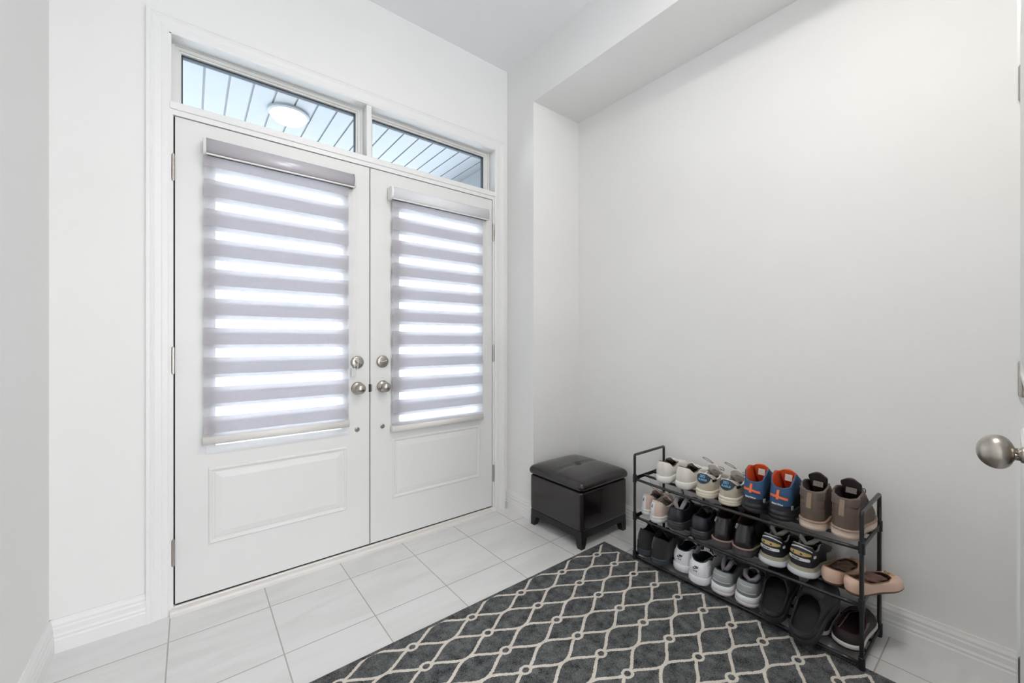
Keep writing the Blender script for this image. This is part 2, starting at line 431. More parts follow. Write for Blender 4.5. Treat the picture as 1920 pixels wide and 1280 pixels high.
# ------------------------------------------------------------ entrance doors
def ringplate(bm, x0, x1, z0, z1, a0, a1, b0, b1, y0, y1):
    """plate x0..x1, z0..z1 with a rectangular hole a0..a1, b0..b1"""
    xs = [x0, a0, a1, x1]; zs = [z0, b0, b1, z1]
    g = {}
    for k, y in enumerate((y0, y1)):
        for i, x in enumerate(xs):
            for j, z in enumerate(zs): g[i, j, k] = bm.verts.new((x, y, z))
    for i in range(3):
        for j in range(3):
            if i == 1 and j == 1: continue
            for k in (0, 1): bm.faces.new((g[i, j, k], g[i+1, j, k], g[i+1, j+1, k], g[i, j+1, k]))
    for i in range(3):
        bm.faces.new((g[i, 0, 0], g[i+1, 0, 0], g[i+1, 0, 1], g[i, 0, 1])); bm.faces.new((g[i, 3, 0], g[i+1, 3, 0], g[i+1, 3, 1], g[i, 3, 1]))
        bm.faces.new((g[0, i, 0], g[0, i+1, 0], g[0, i+1, 1], g[0, i, 1])); bm.faces.new((g[3, i, 0], g[3, i+1, 0], g[3, i+1, 1], g[3, i, 1]))
    for (p, q) in (((1, 1), (2, 1)), ((2, 1), (2, 2)), ((2, 2), (1, 2)), ((1, 2), (1, 1))):
        bm.faces.new((g[p[0], p[1], 0], g[q[0], q[1], 0], g[q[0], q[1], 1], g[p[0], p[1], 1]))
def raised_panel(name, x0, x1, z0, z1, parent, y=0.0):
    pr = [(0, 0.0), (0.0015, 0.004), (0.006, 0.0075), (0.012, 0.0065), (0.017, 0.0015), (0.023, 0.0012), (0.026, 0.0035), (0.050, 0.0075), (0.0515, 0.0075)]
    V, F = [], []
    for (u, p) in pr: V += [(x0+u, y-p, z0+u), (x1-u, y-p, z0+u), (x1-u, y-p, z1-u), (x0+u, y-p, z1-u)]
    n = len(pr)
    for i in range(n-1):
        for k in range(4): F.append((i*4+k, i*4+(k+1) % 4, i*4+4+(k+1) % 4, i*4+4+k))
    F.append((n*4-4, n*4-3, n*4-2, n*4-1))
    return pyobj(name, V, F, M_door, parent, recalc=False)
def hinge(x, z, parent, leafdir, y=-0.004):
    bm = bmesh.new(); r = 0.0062
    for k in range(5):
        h0 = z-0.052+k*0.0208; lathe(bm, [(r, 0), (r, 0.0202)], (x, y-0.001, h0), (0, 0, 1), 12)
    lathe(bm, [(0.0, -0.005), (0.0045, -0.004), (0.0045, 0.108), (0.0, 0.110)], (x, y-0.001, z-0.052), (0, 0, 1), 10)
    bx(bm, x-0.001, x+0.001, y-0.002, 0.03, z-0.052, z+0.052)
    o = obj('hinge', bm, M_nickel, parent, False); o['label'] = 'nickel hinge'
def knob_set(x, parent, mirror):
    # deadbolt
    y = 0.0
    bm = bmesh.new(); lathe(bm, [(0.0335, 0.0), (0.0335, 0.006), (0.031, 0.010), (0.024, 0.012), (0.0, 0.012)], (x, y, 1.026), (0, -1, 0), 32)
    d = obj('deadbolt', bm, M_nickel, parent, True); d['label'] = 'round nickel deadbolt plate'
    bm = bmesh.new(); lathe(bm, [(0.009, 0), (0.008, 0.010), (0.0, 0.010)], (x, -0.012, 1.026), (0, -1, 0), 16)
    bx(bm, -0.019, 0.019, -0.026, -0.014, -0.0045, 0.0045, 0.002)
    for v in bm.verts:
        if abs(v.co.x) < 0.03 and abs(v.co.z) < 0.02:
            a = -0.25 if mirror else 0.5
            vx, vz = v.co.x, v.co.z
            v.co.x = x+vx*math.cos(a)+vz*math.sin(a); v.co.z = 1.026-vx*math.sin(a)+vz*math.cos(a)
    obj('thumb_turn', bm, M_nickel, d)
    bm = bmesh.new(); lathe(bm, [(0.0335, 0.0), (0.0335, 0.004), (0.028, 0.009), (0.016, 0.012), (0.013, 0.016), (0.0125, 0.026), (0.014, 0.029), (0.021, 0.034), (0.0262, 0.042), (0.0275, 0.050), (0.0255, 0.059), (0.020, 0.066), (0.011, 0.0705), (0.0, 0.0715)], (x+0.002, y, 0.888), (0, -1, 0), 32)
    k = obj('door_knob', bm, M_nickel, parent, True); k['label'] = 'rounded satin nickel door knob'
    bm = bmesh.new(); lathe(bm, [(0.013, 0), (0.013, 0.003), (0.009, 0.005), (0.0, 0.005)], (x, y, 0.668), (0, -1, 0), 20)
    bx(bm, x-0.006, x+0.006, y-0.0065, y-0.004, 0.6668, 0.6692)
    b = obj('bolt_rose', bm, M_nickel, parent); b['label'] = 'small round nickel bolt cover'
def leaf(idx, x0, x1, g, panel, hx, kx, mirror):
    bm = bmesh.new(); T = 0.044
    ringplate(bm, x0, x1, DZ, DZ+DH, g[0], g[1], g[2], g[3], 0.0, T)
    d = struct(obj('door_%d' % idx, bm, M_door))
    # raised frame that holds the glass
    bm = bmesh.new()
    o = 0.030
    for (u0, u1, p) in ((0.0, 0.010, 0.006), (0.010, 0.027, 0.012), (0.027, o+0.004, 0.008)):
        X0, X1, Z0, Z1 = g[0]-o+u0, g[1]+o-u0, g[2]-o+u0, g[3]+o-u0
        ringplate(bm, X0, X1, Z0, Z1, X0+(u1-u0), X1-(u1-u0), Z0+(u1-u0), Z1-(u1-u0), -p, T+p)
    obj('glass_surround', bm, mat('moulded_frame', (228, 230, 234), 0.35), d)
    box('door_glass', g[0], g[1], 0.020, 0.024, g[2], g[3], M_glass, d)
    raised_panel('raised_panel', *panel, d)
    for z in (1.864, 1.058, 0.256): hinge(hx, z, d, 1)
    knob_set(kx, d, mirror)
    return d
d1 = leaf(1, DX0, DXM-0.0022, (0.083, 0.622, 0.679, 1.975), (0.060, 0.642, 0.2535, 0.586), -0.0565, 0.696, False)
d2 = leaf(2, DXM+0.0022, DX1, (0.925, 1.472, 0.679, 1.975), (0.888, 1.482, 0.2535, 0.592), 1.5880, 0.833, True)
box('astragal', DXM+0.004, DXM+0.030, -0.0022, 0.001, DZ+0.002, DZ+DH-0.002, M_door, d2, 0.001)
bm = bmesh.new(); bx(bm, DXM-0.006, DXM+0.004, -0.003, 0.002, 0.862, 0.905)
lp = obj('latch_recess', bm, M_black, d2); lp['label'] = 'dark latch recess between the two doors'
box('strike_plate', DXM+0.004, DXM+0.012, -0.0032, 0.002, 0.864, 0.903, M_nickel, d2, 0.001)
# weather stripping seen as the dark lines round the leaves
bm = bmesh.new()
bx(bm, DX0-0.0055, DX0+0.004, 0.012, 0.05, DZ-0.006, DZ+DH+0.004); bx(bm, DX1-0.002, DX1+0.004, 0.012, 0.05, DZ-0.006, DZ+DH+0.004)
bx(bm, DX0, DX1, 0.012, 0.05, DZ+DH, DZ+DH+0.004); bx(bm, DX0, DX1, 0.004, 0.05, 0.0305, DZ+0.001); bx(bm, DXM-0.0021, DXM+0.0021, 0.003, 0.04, DZ, DZ+DH)
struct(obj('trim_6', bm, M_black))

# ------------------------------------------------------------ zebra blinds
M_cas_grey = mat('grey_anodised_cassette', (188, 185, 191), 0.25, 0.12, var=0.02)
M_cas_white = mat('white_cassette', (226, 227, 231), 0.35)
M_cap = mat('clear_white_plastic', (232, 231, 229), 0.3)
M_rail = mat('ivory_rail', (226, 223, 219), 0.4)
M_bead = mat('white_bead_plastic', (240, 240, 240), 0.35)
def blind(x0, x1, cx0, cx1, zc0, zc1, zrail, front_top, back_off, grey, label, chain_x, chain_z, idx):
    root = empty('zebra_blind', (x0, 0, zrail)); tag(root, label, 'blind', 'striped blinds on the front doors')
    def P(o):
        o.matrix_parent_inverse = Matrix.Translation((-x0, 0, -zrail)); return o
    # cassette: rounded D profile
    pr = []
    ya, yb = -0.012, -0.074
    n = 14
    h = zc1-zc0
    pr.append((ya, zc0+0.002)); 
    for k in range(n+1):
        a = -PI/2+PI*k/n
        if grey: pr.append((ya-0.022-0.036*math.cos(a)**0.8 if math.cos(a) > 0 else ya-0.022, zc0+h/2+h/2*math.sin(a)))
        else: pr.append((ya-0.030-0.030*max(0, math.cos(a))**0.6, zc0+h/2+h/2*math.sin(a)))
    pr.append((ya, zc1-0.002))
    bm = bmesh.new()
    A = [bm.verts.new((cx0, y, z)) for y, z in pr]; B = [bm.verts.new((cx1, y, z)) for y, z in pr]
    m = len(pr)
    for k in range(m): bm.faces.new((A[k], A[(k+1) % m], B[(k+1) % m], B[k]))
    bm.faces.new(A); bm.faces.new(B[::-1])
    cas = P(obj('cassette', bm, M_cas_grey if grey else M_cas_white, root, False))
    for p in cas.data.polygons: p.use_smooth = len(p.vertices) == 4
    cas['label'] = 'grey rounded blind cassette' if grey else 'white rounded blind cassette'
    # bright lip under the cassette
    P(box('lip', cx0, cx1, ya-0.050, ya-0.040, zc0-0.003, zc0+0.003, M_cap, root, 0.0015))
    for (c, s) in ((cx0, -1), (cx1, 1)):
        bm = bmesh.new()
        A = [bm.verts.new((c+s*0.0002, y*1.03, (z-zc0-h/2)*1.06+zc0+h/2)) for y, z in pr]; B = [bm.verts.new((c+s*0.010, y*1.0, (z-zc0-h/2)*0.98+zc0+h/2)) for y, z in pr]
        for k in range(m): bm.faces.new((A[k], A[(k+1) % m], B[(k+1) % m], B[k]))
        bm.faces.new(A); bm.faces.new(B[::-1])
        P(obj('end_cap', bm, M_cap, root))
    P(box('painted_shadow_strip', cx0+0.004, cx1-0.004, ya-0.034, ya-0.026, zc0-0.002, zc0+0.004, mat('painted_shade_grey', (70, 68, 72), 0.7), root))  # dark strip whose colour paints in the shade under the cassette
    ztop = zc0+0.012
    fm_ = blind_mat('banded_fabric_front_%d' % idx, front_top); bm_ = blind_mat('banded_fabric_back_%d' % idx, front_top+back_off)
    def sheet(name, y, m_, z0):
        bm = bmesh.new(); bx(bm, x0, x1, y-0.0002, y+0.0002, z0, ztop)
        # single layer so that the light crosses it once
        bmesh.ops.delete(bm, geom=[f for f in bm.faces if f.normal.y > 0.5 or abs(f.normal.y) < 0.5], context='FACES')
        o = obj(name, bm, m_, None); o.parent = root; o.matrix_parent_inverse = Matrix.Translation((-x0, 0, -zrail))
        return o
    f1 = sheet('front_fabric', -0.040, fm_, zrail+0.012); f2 = sheet('back_fabric', -0.026, bm_, zrail+0.012)
    # bottom rail: rounded bar with end plugs
    bm = bmesh.new()
    pr = [(-0.033+0.012*math.cos(2*PI*k/20), zrail+0.019*math.sin(2*PI*k/20)) for k in range(20)]
    A = [bm.verts.new((x0-0.004, y, z)) for y, z in pr]; B = [bm.verts.new((x1+0.004, y, z)) for y, z in pr]
    for k in range(20): bm.faces.new((A[k], A[(k+1) % 20], B[(k+1) % 20], B[k]))
    bm.faces.new(A); bm.faces.new(B[::-1])
    r = P(obj('bottom_rail', bm, M_rail, root)); 
    for p in r.data.polygons: p.use_smooth = len(p.vertices) == 4
    # bead chain loop
    bm = bmesh.new(); yb2 = -0.046
    zt = zc0; n = 60
    pts = [(chain_x, yb2, zt-(zt-chain_z-0.03)*k/(n-1)) for k in range(n)]
    for k in range(9):
        a = PI*k/8; pts.append((chain_x-0.009+0.009*math.cos(a), yb2, chain_z+0.03-0.030*math.sin(a)))
    pts += [(chain_x-0.018, yb2, chain_z+0.03+(zt-chain_z-0.03)*k/(n-1)) for k in range(1, n)]
    tube(bm, pts, 0.0010, 5)
    ch = P(obj('bead_chain', bm, M_bead, root)); ch['label'] = 'white beaded pull chain'
    bm = bmesh.new()
    acc = 0; last = Vector(pts[0])
    for p in pts[1:]:
        p = Vector(p); d = (p-last).length
        while acc+0.006 <= d:
            acc += 0.006; q = last.lerp(p, acc/d)
            if q.z < chain_z+0.17: bmesh.ops.create_icosphere(bm, subdivisions=1, radius=0.0019, matrix=Matrix.Translation(q))
        acc -= d; last = p
    be = obj('bead', bm, M_bead, ch); be['kind'] = 'stuff'
    bm = bmesh.new(); bx(bm, chain_x-0.024, chain_x-0.002, -0.020, 0.0, chain_z-0.035, chain_z+0.012, 0.003)
    lathe(bm, [(0.0022, 0), (0.0022, 0.002), (0, 0.002)], (chain_x-0.013, -0.020, chain_z-0.026), (0, -1, 0), 8)
    h_ = P(obj('chain_holder', bm, mat('clear_holder', (214, 216, 218), 0.2), root))
    return root
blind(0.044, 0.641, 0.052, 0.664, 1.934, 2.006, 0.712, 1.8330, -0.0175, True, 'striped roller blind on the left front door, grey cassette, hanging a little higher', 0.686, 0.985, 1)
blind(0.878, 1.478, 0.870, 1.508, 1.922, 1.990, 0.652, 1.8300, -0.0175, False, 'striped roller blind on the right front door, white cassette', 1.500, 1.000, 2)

# ------------------------------------------------------------ porch outside
M_soff = mat('porch_soffit_vinyl', (112, 116, 121), 0.5)
ZS = 2.75
bm = bmesh.new()
xs = 0.065-0.1235*12
while xs < 2.10:
    x1 = min(xs+0.1235, 2.14)
    bx(bm, xs+0.006, x1-0.006, 0.15, 2.5, ZS, ZS+0.02); bx(bm, xs-0.006, xs+0.006, 0.15, 2.5, ZS+0.009, ZS+0.02)
    xs += 0.1235
struct(obj('ceiling_porch', bm, M_soff))
bm = bmesh.new(); bx(bm, 2.14, 2.30, 0.15, 2.5, 2.48, ZS+0.1); struct(obj('wall_porch', bm, M_soff))
bm = bmesh.new(); bx(bm, -1.5, 2.30, 2.5, 2.62, ZS-0.01, ZS+0.1); struct(obj('trim_7', bm, M_soff))
bm = bmesh.new(); bx(bm, -1.6, 2.3, 0.15, 2.6, -0.12, -0.02); struct(obj('floor_porch', bm, mat('porch_concrete', (190, 192, 195), 0.9)))
bm = bmesh.new(); bx(bm, -14, 16, 2.6, 30, -0.5, -0.4); struct(obj('ground', bm, mat('pale_driveway', (226, 229, 232), 0.95)))
pl = empty('porch_light', (0.545, 1.02, ZS)); tag(pl, 'round glowing flush light on the porch ceiling, seen through the left transom window', 'light')
bm = bmesh.new(); lathe(bm, [(0.130, 0), (0.130, 0.014), (0.118, 0.022), (0.118, 0.0)], (0, 0, 0), (0, 0, -1), 32); obj('light_base', bm, M_soff, pl, False)
bm = bmesh.new(); lathe(bm, [(0.118, 0.014)]+[(0.118*math.cos(a), 0.014+0.062*math.sin(a)) for a in (0.3, 0.6, 0.9, 1.2, 1.4)]+[(0, 0.076)], (0, 0, 0), (0, 0, -1), 32); obj('light_dome', bm, emis('lit_frosted_glass', (255, 236, 205), 3.2), pl, True)

# ------------------------------------------------------------ hall lamps behind the camera
for i, (x, y) in enumerate(LAMPS):
    l = empty('ceiling_lamp', (x, y, ZC)); tag(l, 'round flush ceiling lamp over the hall, %s' % ('nearer the front doors' if i == 0 else 'further back'), 'lamp', 'hall ceiling lamps')
    bm = bmesh.new(); lathe(bm, [(0.19, 0), (0.19, 0.02), (0.18, 0.03), (0.0, 0.03)], (0, 0, 0), (0, 0, -1), 32); obj('lamp_base', bm, M_nickel, l)
    bm = bmesh.new(); lathe(bm, [(0.175, 0.03), (0.16, 0.06), (0.10, 0.085), (0.0, 0.095)], (0, 0, 0), (0, 0, -1), 32); obj('lamp_shade', bm, emis('lit_shade_%d' % i, (255, 240, 220), 3.0), l, True)

# ------------------------------------------------------------ side door at the right edge, swung open
def side_door():
    hx, hy = 1.703, -2.2045
    root = empty('door_3', (hx, hy, 0.0), (0, 0, math.radians(180+0.75))); root['kind'] = 'structure'
    # local +x runs along the leaf away from the hinge, local -y faces the front doors after the turn
    W, T = 0.762, 0.035
    o = box('leaf', 0.006, W, 0.004, 0.004+T, 0.012, 2.042, M_door, root, 0.0015)
    for (z0, z1) in ((0.22, 0.93), (1.05, 1.88)):
        raised_panel('raised_panel', 0.13, W-0.13, z0, z1, root, 0.004)
    for z in (1.815, 1.04, 0.265):
        bm = bmesh.new()
        for k in range(3): lathe(bm, [(0.0055, 0), (0.0055, 0.0285)], (0, 0, z-0.0435+k*0.0293), (0, 0, 1), 12)
        lathe(bm, [(0, -0.003), (0.004, -0.002), (0.004, 0.092), (0, 0.093)], (0, 0, z-0.045), (0, 0, 1), 10)
        bx(bm, 0.0, 0.020, 0.0028, 0.0045, z-0.0435, z+0.0435)
        h = obj('hinge', bm, M_nickel, root); h['label'] = 'nickel hinge'
    kx, kz = W-0.066, 0.963
    bm = bmesh.new(); lathe(bm, [(0.033, 0), (0.033, 0.004), (0.028, 0.008), (0.0, 0.009)], (kx, 0.004, kz), (0, -1, 0), 32)
    r = obj('knob_rose', bm, M_nickel, root, True)
    prof = [(0.0125, 0.006), (0.0125, 0.012), (0.0095, 0.0135), (0.0095, 0.0185)]
    # egg shaped grip
    for k in range(0, 17):
        a = PI*k/16
        rr = 0.0268*math.sin(a)**0.92*(1+0.10*math.cos(a)); prof.append((max(rr, 0.0095) if k < 3 else max(rr, 0), 0.018+0.0205-0.0205*math.cos(a)*1.0))
    prof[-1] = (0, prof[-1][1])
    bm = bmesh.new(); lathe(bm, prof, (kx, 0.004, kz), (0, -1, 0), 36)
    k = obj('door_knob', bm, M_nickel, root, True); k['label'] = 'egg-shaped satin nickel knob on the open side door'
    return root
side_door()

# ------------------------------------------------------------ rug
bm = bmesh.new(); bx(bm, -0.30, 1.832, -3.0, -0.737, 0.0, 0.0085, 0.002)
rug = obj('rug', bm, M_rug); tag(rug, 'charcoal rug with a cream trellis pattern and small rings, lying on the tiles', 'rug')

# ------------------------------------------------------------ ottoman
M_lea = mat('dark_brown_leather', (21, 16, 16), 0.22, coat=0.25, bump=0.14, bscale=260, var=0.10, vscale=14, spec=0.6)
M_leg = mat('black_stained_wood', (16, 14, 14), 0.3, bump=0.08, bscale=90, var=0.1)
def cushion(name, x0, x1, y0, y1, z0, z1, r, fz, bulge, mats, parent, n=28, dome=0.0, seam=False):
    """rounded box from a subdivided cube: corner radius r, outward bulge of the sides, domed top"""
    bm = bmesh.new()
    hx, hy, hz = (x1-x0)/2, (y1-y0)/2, (z1-z0)/2; cx, cy, cz = (x0+x1)/2, (y0+y1)/2, (z0+z1)/2
    V = {}
    def vert(p):
        k = tuple(round(c, 5) for c in p)
        if k in V: return V[k]
        q = Vector(p); q = Vector((q.x*hx, q.y*hy, q.z*hz))
        inner = Vector((max(-hx+r, min(hx-r, q.x)), max(-hy+r, min(hy-r, q.y)), max(-hz+fz, min(hz-fz, q.z))))
        d = q-inner
        if d.length > 1e-9:
            dn = Vector((d.x/r, d.y/r, d.z/fz)); 
            l = dn.length
            if l > 1: dn /= l
            q = inner+Vector((dn.x*r, dn.y*r, dn.z*fz))
        ux, uy, uz = q.x/hx, q.y/hy, q.z/hz
        side = max(0, 1-uz*uz)
        q.x += bulge*ux*side*(1-uy*uy)**0.5 if abs(uy) < 1 else 0
        q.y += bulge*uy*side*(1-ux*ux)**0.5 if abs(ux) < 1 else 0
        if dome and uz > 0:
            f = (max(0, 1-ux**4))*(max(0, 1-uy**4))
            z = dome*f
            if seam:
                z -= 0.007*math.exp(-(q.y/0.006)**2)*f
                rr = math.hypot(q.x, q.y); z -= 0.012*math.exp(-(rr/0.020)**2)
            q.z += z*min(1, uz*1.2)
        k2 = bm.verts.new((q.x+cx, q.y+cy, q.z+cz)); V[k] = k2
        return k2
    g = [-1+2*i/n for i in range(n+1)]
    # finer near the edges
    g = [math.copysign(abs(a)**0.8, a) for a in g]
    for ax in range(3):
        for s in (-1, 1):
            for i in range(n):
                for j in range(n):
                    q = []
                    for (a, b) in ((g[i], g[j]), (g[i+1], g[j]), (g[i+1], g[j+1]), (g[i], g[j+1])):
                        p = [0, 0, 0]; p[ax] = s; p[(ax+1) % 3] = a; p[(ax+2) % 3] = b; q.append(vert(p))
                    bm.faces.new(q)
    return obj(name, bm, mats, parent, True)
ot = empty('storage_ottoman', (1.865, -0.505, 0)); tag(ot, 'dark brown leather storage ottoman with a tufted lid, standing in the corner beside the door', 'ottoman')
cushion('body', -0.203, 0.203, -0.213, 0.213, 0.096, 0.312, 0.018, 0.008, 0.006, M_lea, ot)
lid = cushion('lid', -0.212, 0.214, -0.222, 0.222, 0.312, 0.364, 0.030, 0.024, 0.005, M_lea, ot, n=44, dome=0.024, seam=True)
bm = bmesh.new(); lathe(bm, [(0.0, -0.002), (0.010, -0.001), (0.009, 0.003), (0.0, 0.005)], (0, 0, 0.3765), (0, 0, 1), 16)
b = obj('tuft_button', bm, M_lea, lid, True)
bm = bmesh.new(); ringplate(bm, -0.198, 0.198, -0.208, 0.208, -0.180, 0.180, -0.190, 0.190, 0, 1)
for v in bm.verts: v.co = Vector((v.co.x, v.co.z, 0.056 if v.co.y < 0.5 else 0.0955))
obj('base_frame', bm, M_leg, ot)
for sx in (-1, 1):
    for sy in (-1, 1):
        bm = bmesh.new()
        V = []
        for (z, a) in ((0.0, 0.030), (0.006, 0.032), (0.056, 0.046), (0.0565, 0.046)):
            V.append([bm.verts.new((sx*(0.199-(a if i in (1, 2) else 0)), sy*(0.209-(a if i in (2, 3) else 0)), z)) for i in range(4)])
        for A, B in zip(V, V[1:]):
            for k in range(4): bm.faces.new((A[k], A[(k+1) % 4], B[(k+1) % 4], B[k]))
        bm.faces.new(V[0]); bm.faces.new(V[-1])
        obj('leg', bm, M_leg, ot)

# ------------------------------------------------------------ shoe rack
RX0, RX1, RY0, RY1 = 1.810, 2.084, -0.952, -1.862
SHZ = (0.036, 0.236, 0.432)
TR = 0.0066
rk = empty('shoe_rack', (1.95, -1.41, 0)); tag(rk, 'three-tier black metal tube shoe rack full of shoes, standing against the white wall', 'shoe rack')
def R(p): return (p[0]-1.95, p[1]+1.41, p[2])
ZT = 0.548
for y in (RY0, RY1):
    bm = bmesh.new()
    f0 = 0.0086
    tube(bm, [R((RX0, y, f0)), R((RX0, y, ZT-0.006)), R((RX0+0.0015, y, ZT-0.0015)), R((RX0+0.006, y, ZT)), R((RX1-0.006, y, ZT)), R((RX1-0.0015, y, ZT-0.0015)), R((RX1, y, ZT-0.006)), R((RX1, y, f0 if y == RY0 else 0.0005))], 0.0068, 12)
    fr = obj('end_frame', bm, M_rackm, rk, False)
    for x in (RX0, RX1):
        bm = bmesh.new(); zz = 0.0087 if x == RX0 else 0.0005
        lathe(bm, [(0.0088, 0), (0.0088, 0.020), (0.0072, 0.022)], R((x, y, zz)), (0, 0, 1), 12); obj('foot_cap', bm, M_rackp, fr)
    for z in SHZ:
        bm = bmesh.new()
        for x in (RX0, RX1):
            lathe(bm, [(0.0076, 0), (0.0098, 0.001), (0.0098, 0.040), (0.0076, 0.041)], R((x, y, max(z-0.026, 0.0095))), (0, 0, 1), 12)
        # flat bracket between the two posts
        t = 0.0022; zt, zb, zm = z+0.003, max(z-0.026, 0.012), z-0.014
        prof = [(RX0+0.008, zb), (RX0+0.05, zm), (RX1-0.05, zm), (RX1-0.008, zb), (RX1-0.008, zt), (RX0+0.008, zt)]
        A = [bm.verts.new(R((x, y-t, q))) for x, q in prof]; B = [bm.verts.new(R((x, y+t, q))) for x, q in prof]
        for k in range(6): bm.faces.new((A[k], A[(k+1) % 6], B[(k+1) % 6], B[k]))
        bm.faces.new(A[::-1]); bm.faces.new(B)
        obj('bracket', bm, M_rackp, fr)
TX = (1.812, 1.890, 1.975, 2.075)
def sag(z, f):
    return z-(0.010 if z > 0.3 else 0.006 if z > 0.1 else 0.003)*4*f*(1-f)
for z in SHZ:
    for i, x in enumerate(TX):
        bm = bmesh.new()
        drop = 0.006 if i == 0 else 0.0
        tube(bm, [R((x, RY0+(RY1-RY0)*k/16, (sag(z, k/16) if i == 0 else sag(z, k/16))-drop-TR+0.003)) for k in range(17)], TR, 10)
        obj('shelf_tube', bm, M_rackm, rk, True)
def shelf_z(level, y):
    f = (y-RY0)/(RY1-RY0); f = min(1, max(0, f))
    return sag(SHZ[level], f)+0.003

# ------------------------------------------------------------ shoes
def interp(tab, x):
    """smooth interpolation of a table of (x, a, b, ...)"""
    if x <= tab[0][0]: return tab[0][1:]
    if x >= tab[-1][0]: return tab[-1][1:]
    for A, B in zip(tab, tab[1:]):
        if A[0] <= x <= B[0]:
            f = (x-A[0])/(B[0]-A[0]); f = f*f*(3-2*f)*0.55+f*0.45
            return tuple(a+(b-a)*f for a, b in zip(A[1:], B[1:]))
class Shoe:
    NT, NV = 56, 16
    def __init__(s, name, label, loc, yaw=0, pitch=0, roll=0, side=1, L=0.285, wh=0.036, ww=0.035, wb=0.0415, wt=0.040, zh=0.030, zt=0.024,
                 spring=0.010, rim=None, bulge=0.004, bow=0.55, lead=0.55, collar=0.007, group=None, cat='shoe', rh=0.034, rt=0.075):
        s.L, s.wh, s.ww, s.wb, s.wt, s.zh, s.zt, s.spring, s.rim, s.bulge, s.side = L, wh, ww, wb, wt, zh, zt, spring, rim, bulge, side
        s.bow, s.lead, s.collar, s.rh, s.rt = bow, lead, collar, rh, rt
        r = [list(q) for q in rim]
        r[0][2] = r[1][2]; r[1][1] = r[0][1]+0.016
        if r[2][1] < r[1][1]+0.01: r[2][1] = r[1][1]+0.01
        s.rim = [tuple(q) for q in r]
        s.root = empty(name, loc, (roll, pitch, yaw)); s.root.rotation_mode = 'XYZ'
        tag(s.root, label, cat, group)
    def hw(s, x):
        f = x/s.L
        (b,) = interp([(0, s.wh), (0.18, s.wh+0.001), (0.40, s.ww), (0.68, s.wb), (0.85, s.wt), (1, s.wt*0.82)], f)
        if x < s.rh: b *= max(0, 1-(1-x/s.rh)**2)**0.5
        if s.L-x < s.rt: b *= max(0, 1-(1-(s.L-x)/s.rt)**2)**0.5
        return b
    def cy(s, x):
        f = max(0, x/s.L-0.35)/0.65
        return s.side*0.005*f*f
    def bz(s, x):
        return s.spring*max(0, (x/s.L-0.62)/0.38)**2
    def soletop(s, x):
        return s.zh+(s.zt-s.zh)*min(1, max(0, x/s.L))+s.bz(x)
    def foot(s, th, off=0.0):
        t = (1-math.cos(th))/2; x = s.L*t; sg = -1 if math.sin(th) >= 0 else 1
        y = sg*s.hw(x)+s.cy(x)
        if off:
            e = 1e-3
            def P(a):
                tt = (1-math.cos(a))/2; xx = s.L*tt; g = -1 if math.sin(a) >= 0 else 1
                return (xx, g*s.hw(xx)+s.cy(xx))
            a, b = P(th-0.04), P(th+0.04); dx, dy = b[0]-a[0], b[1]-a[1]; l = math.hypot(dx, dy) or 1
            nx, ny = -dy/l*-1, dx/l*-1      # outward for this direction of travel
            nx, ny = dy/l, -dx/l
            x += nx*off; y += ny*off
        return x, y
    def S(s, th, v):
        t = (1-math.cos(th))/2
        bx_, by = s.foot(th); z0 = s.soletop(bx_)-0.002
        rx, rw, rz = interp(s.rim, t)
        sn = math.sin(th); sg = -1 if sn >= 0 else 1
        fh = max(0, 1-(1-min(1, t/0.15))**2)**0.5; ff = max(0, 1-(1-min(1, (1-t)/0.09))**2)**0.5
        ry = sg*rw*fh*ff+s.cy(rx)
        P0 = Vector((bx_, by, z0)); P3 = Vector((rx, ry, rz)); d = Vector((bx_-rx, by-ry, 0))
        h = rz-z0
        o = Vector((d.x, d.y, 0)); o = o.normalized() if o.length > 1e-6 else Vector((0, 0, 0))
        P1 = P0+Vector((0, 0, s.bow*h))+o*s.bulge
        P2 = P3+d*s.lead+o*s.bulge*0.6-Vector((0, 0, h*0.18*(1-t)+h*0.05))
        a = 1-v
        return P0*a**3+P1*3*a*a*v+P2*3*a*v*v+P3*v**3
    def N(s, th, v):
        e = 0.02
        du = s.S(th+e, v)-s.S(th-e, v); dv = s.S(th, min(1, v+e))-s.S(th, max(0, v-e))
        n = du.cross(dv)
        return n.normalized() if n.length > 1e-12 else Vector((-1, 0, 0))
    def out(s, th, v):
        n = s.N(th, v); p = s.S(th, v); c = Vector((s.L*0.4, 0, 0.03))
        if n.dot(p-c) < 0: n = -n
        return n
    def ths(s): return [2*PI*i/s.NT for i in range(s.NT)]
    def upper(s, mats, zone=None, name='upper', v0=0.0, v1=1.0, push=0.0):
        V, F, fm = [], [], []
        n, m = s.NT, s.NV
        for j in range(m+1):
            v = v0+(v1-v0)*j/m
            for th in s.ths():
                p = s.S(th, v)
                if push: p = p+s.out(th, v)*push
                V.append(p)
        for j in range(m):
            for i in range(n):
                F.append((j*n+i, j*n+(i+1) % n, (j+1)*n+(i+1) % n, (j+1)*n+i))
                if zone:
                    th = 2*PI*(i+0.5)/n; v = v0+(v1-v0)*(j+0.5)/m
                    fm.append(zone((1-math.cos(th))/2, v, th, s.S(th, v)))
        return pyobj(name, V, F, mats, s.root, True, fm if zone else None)
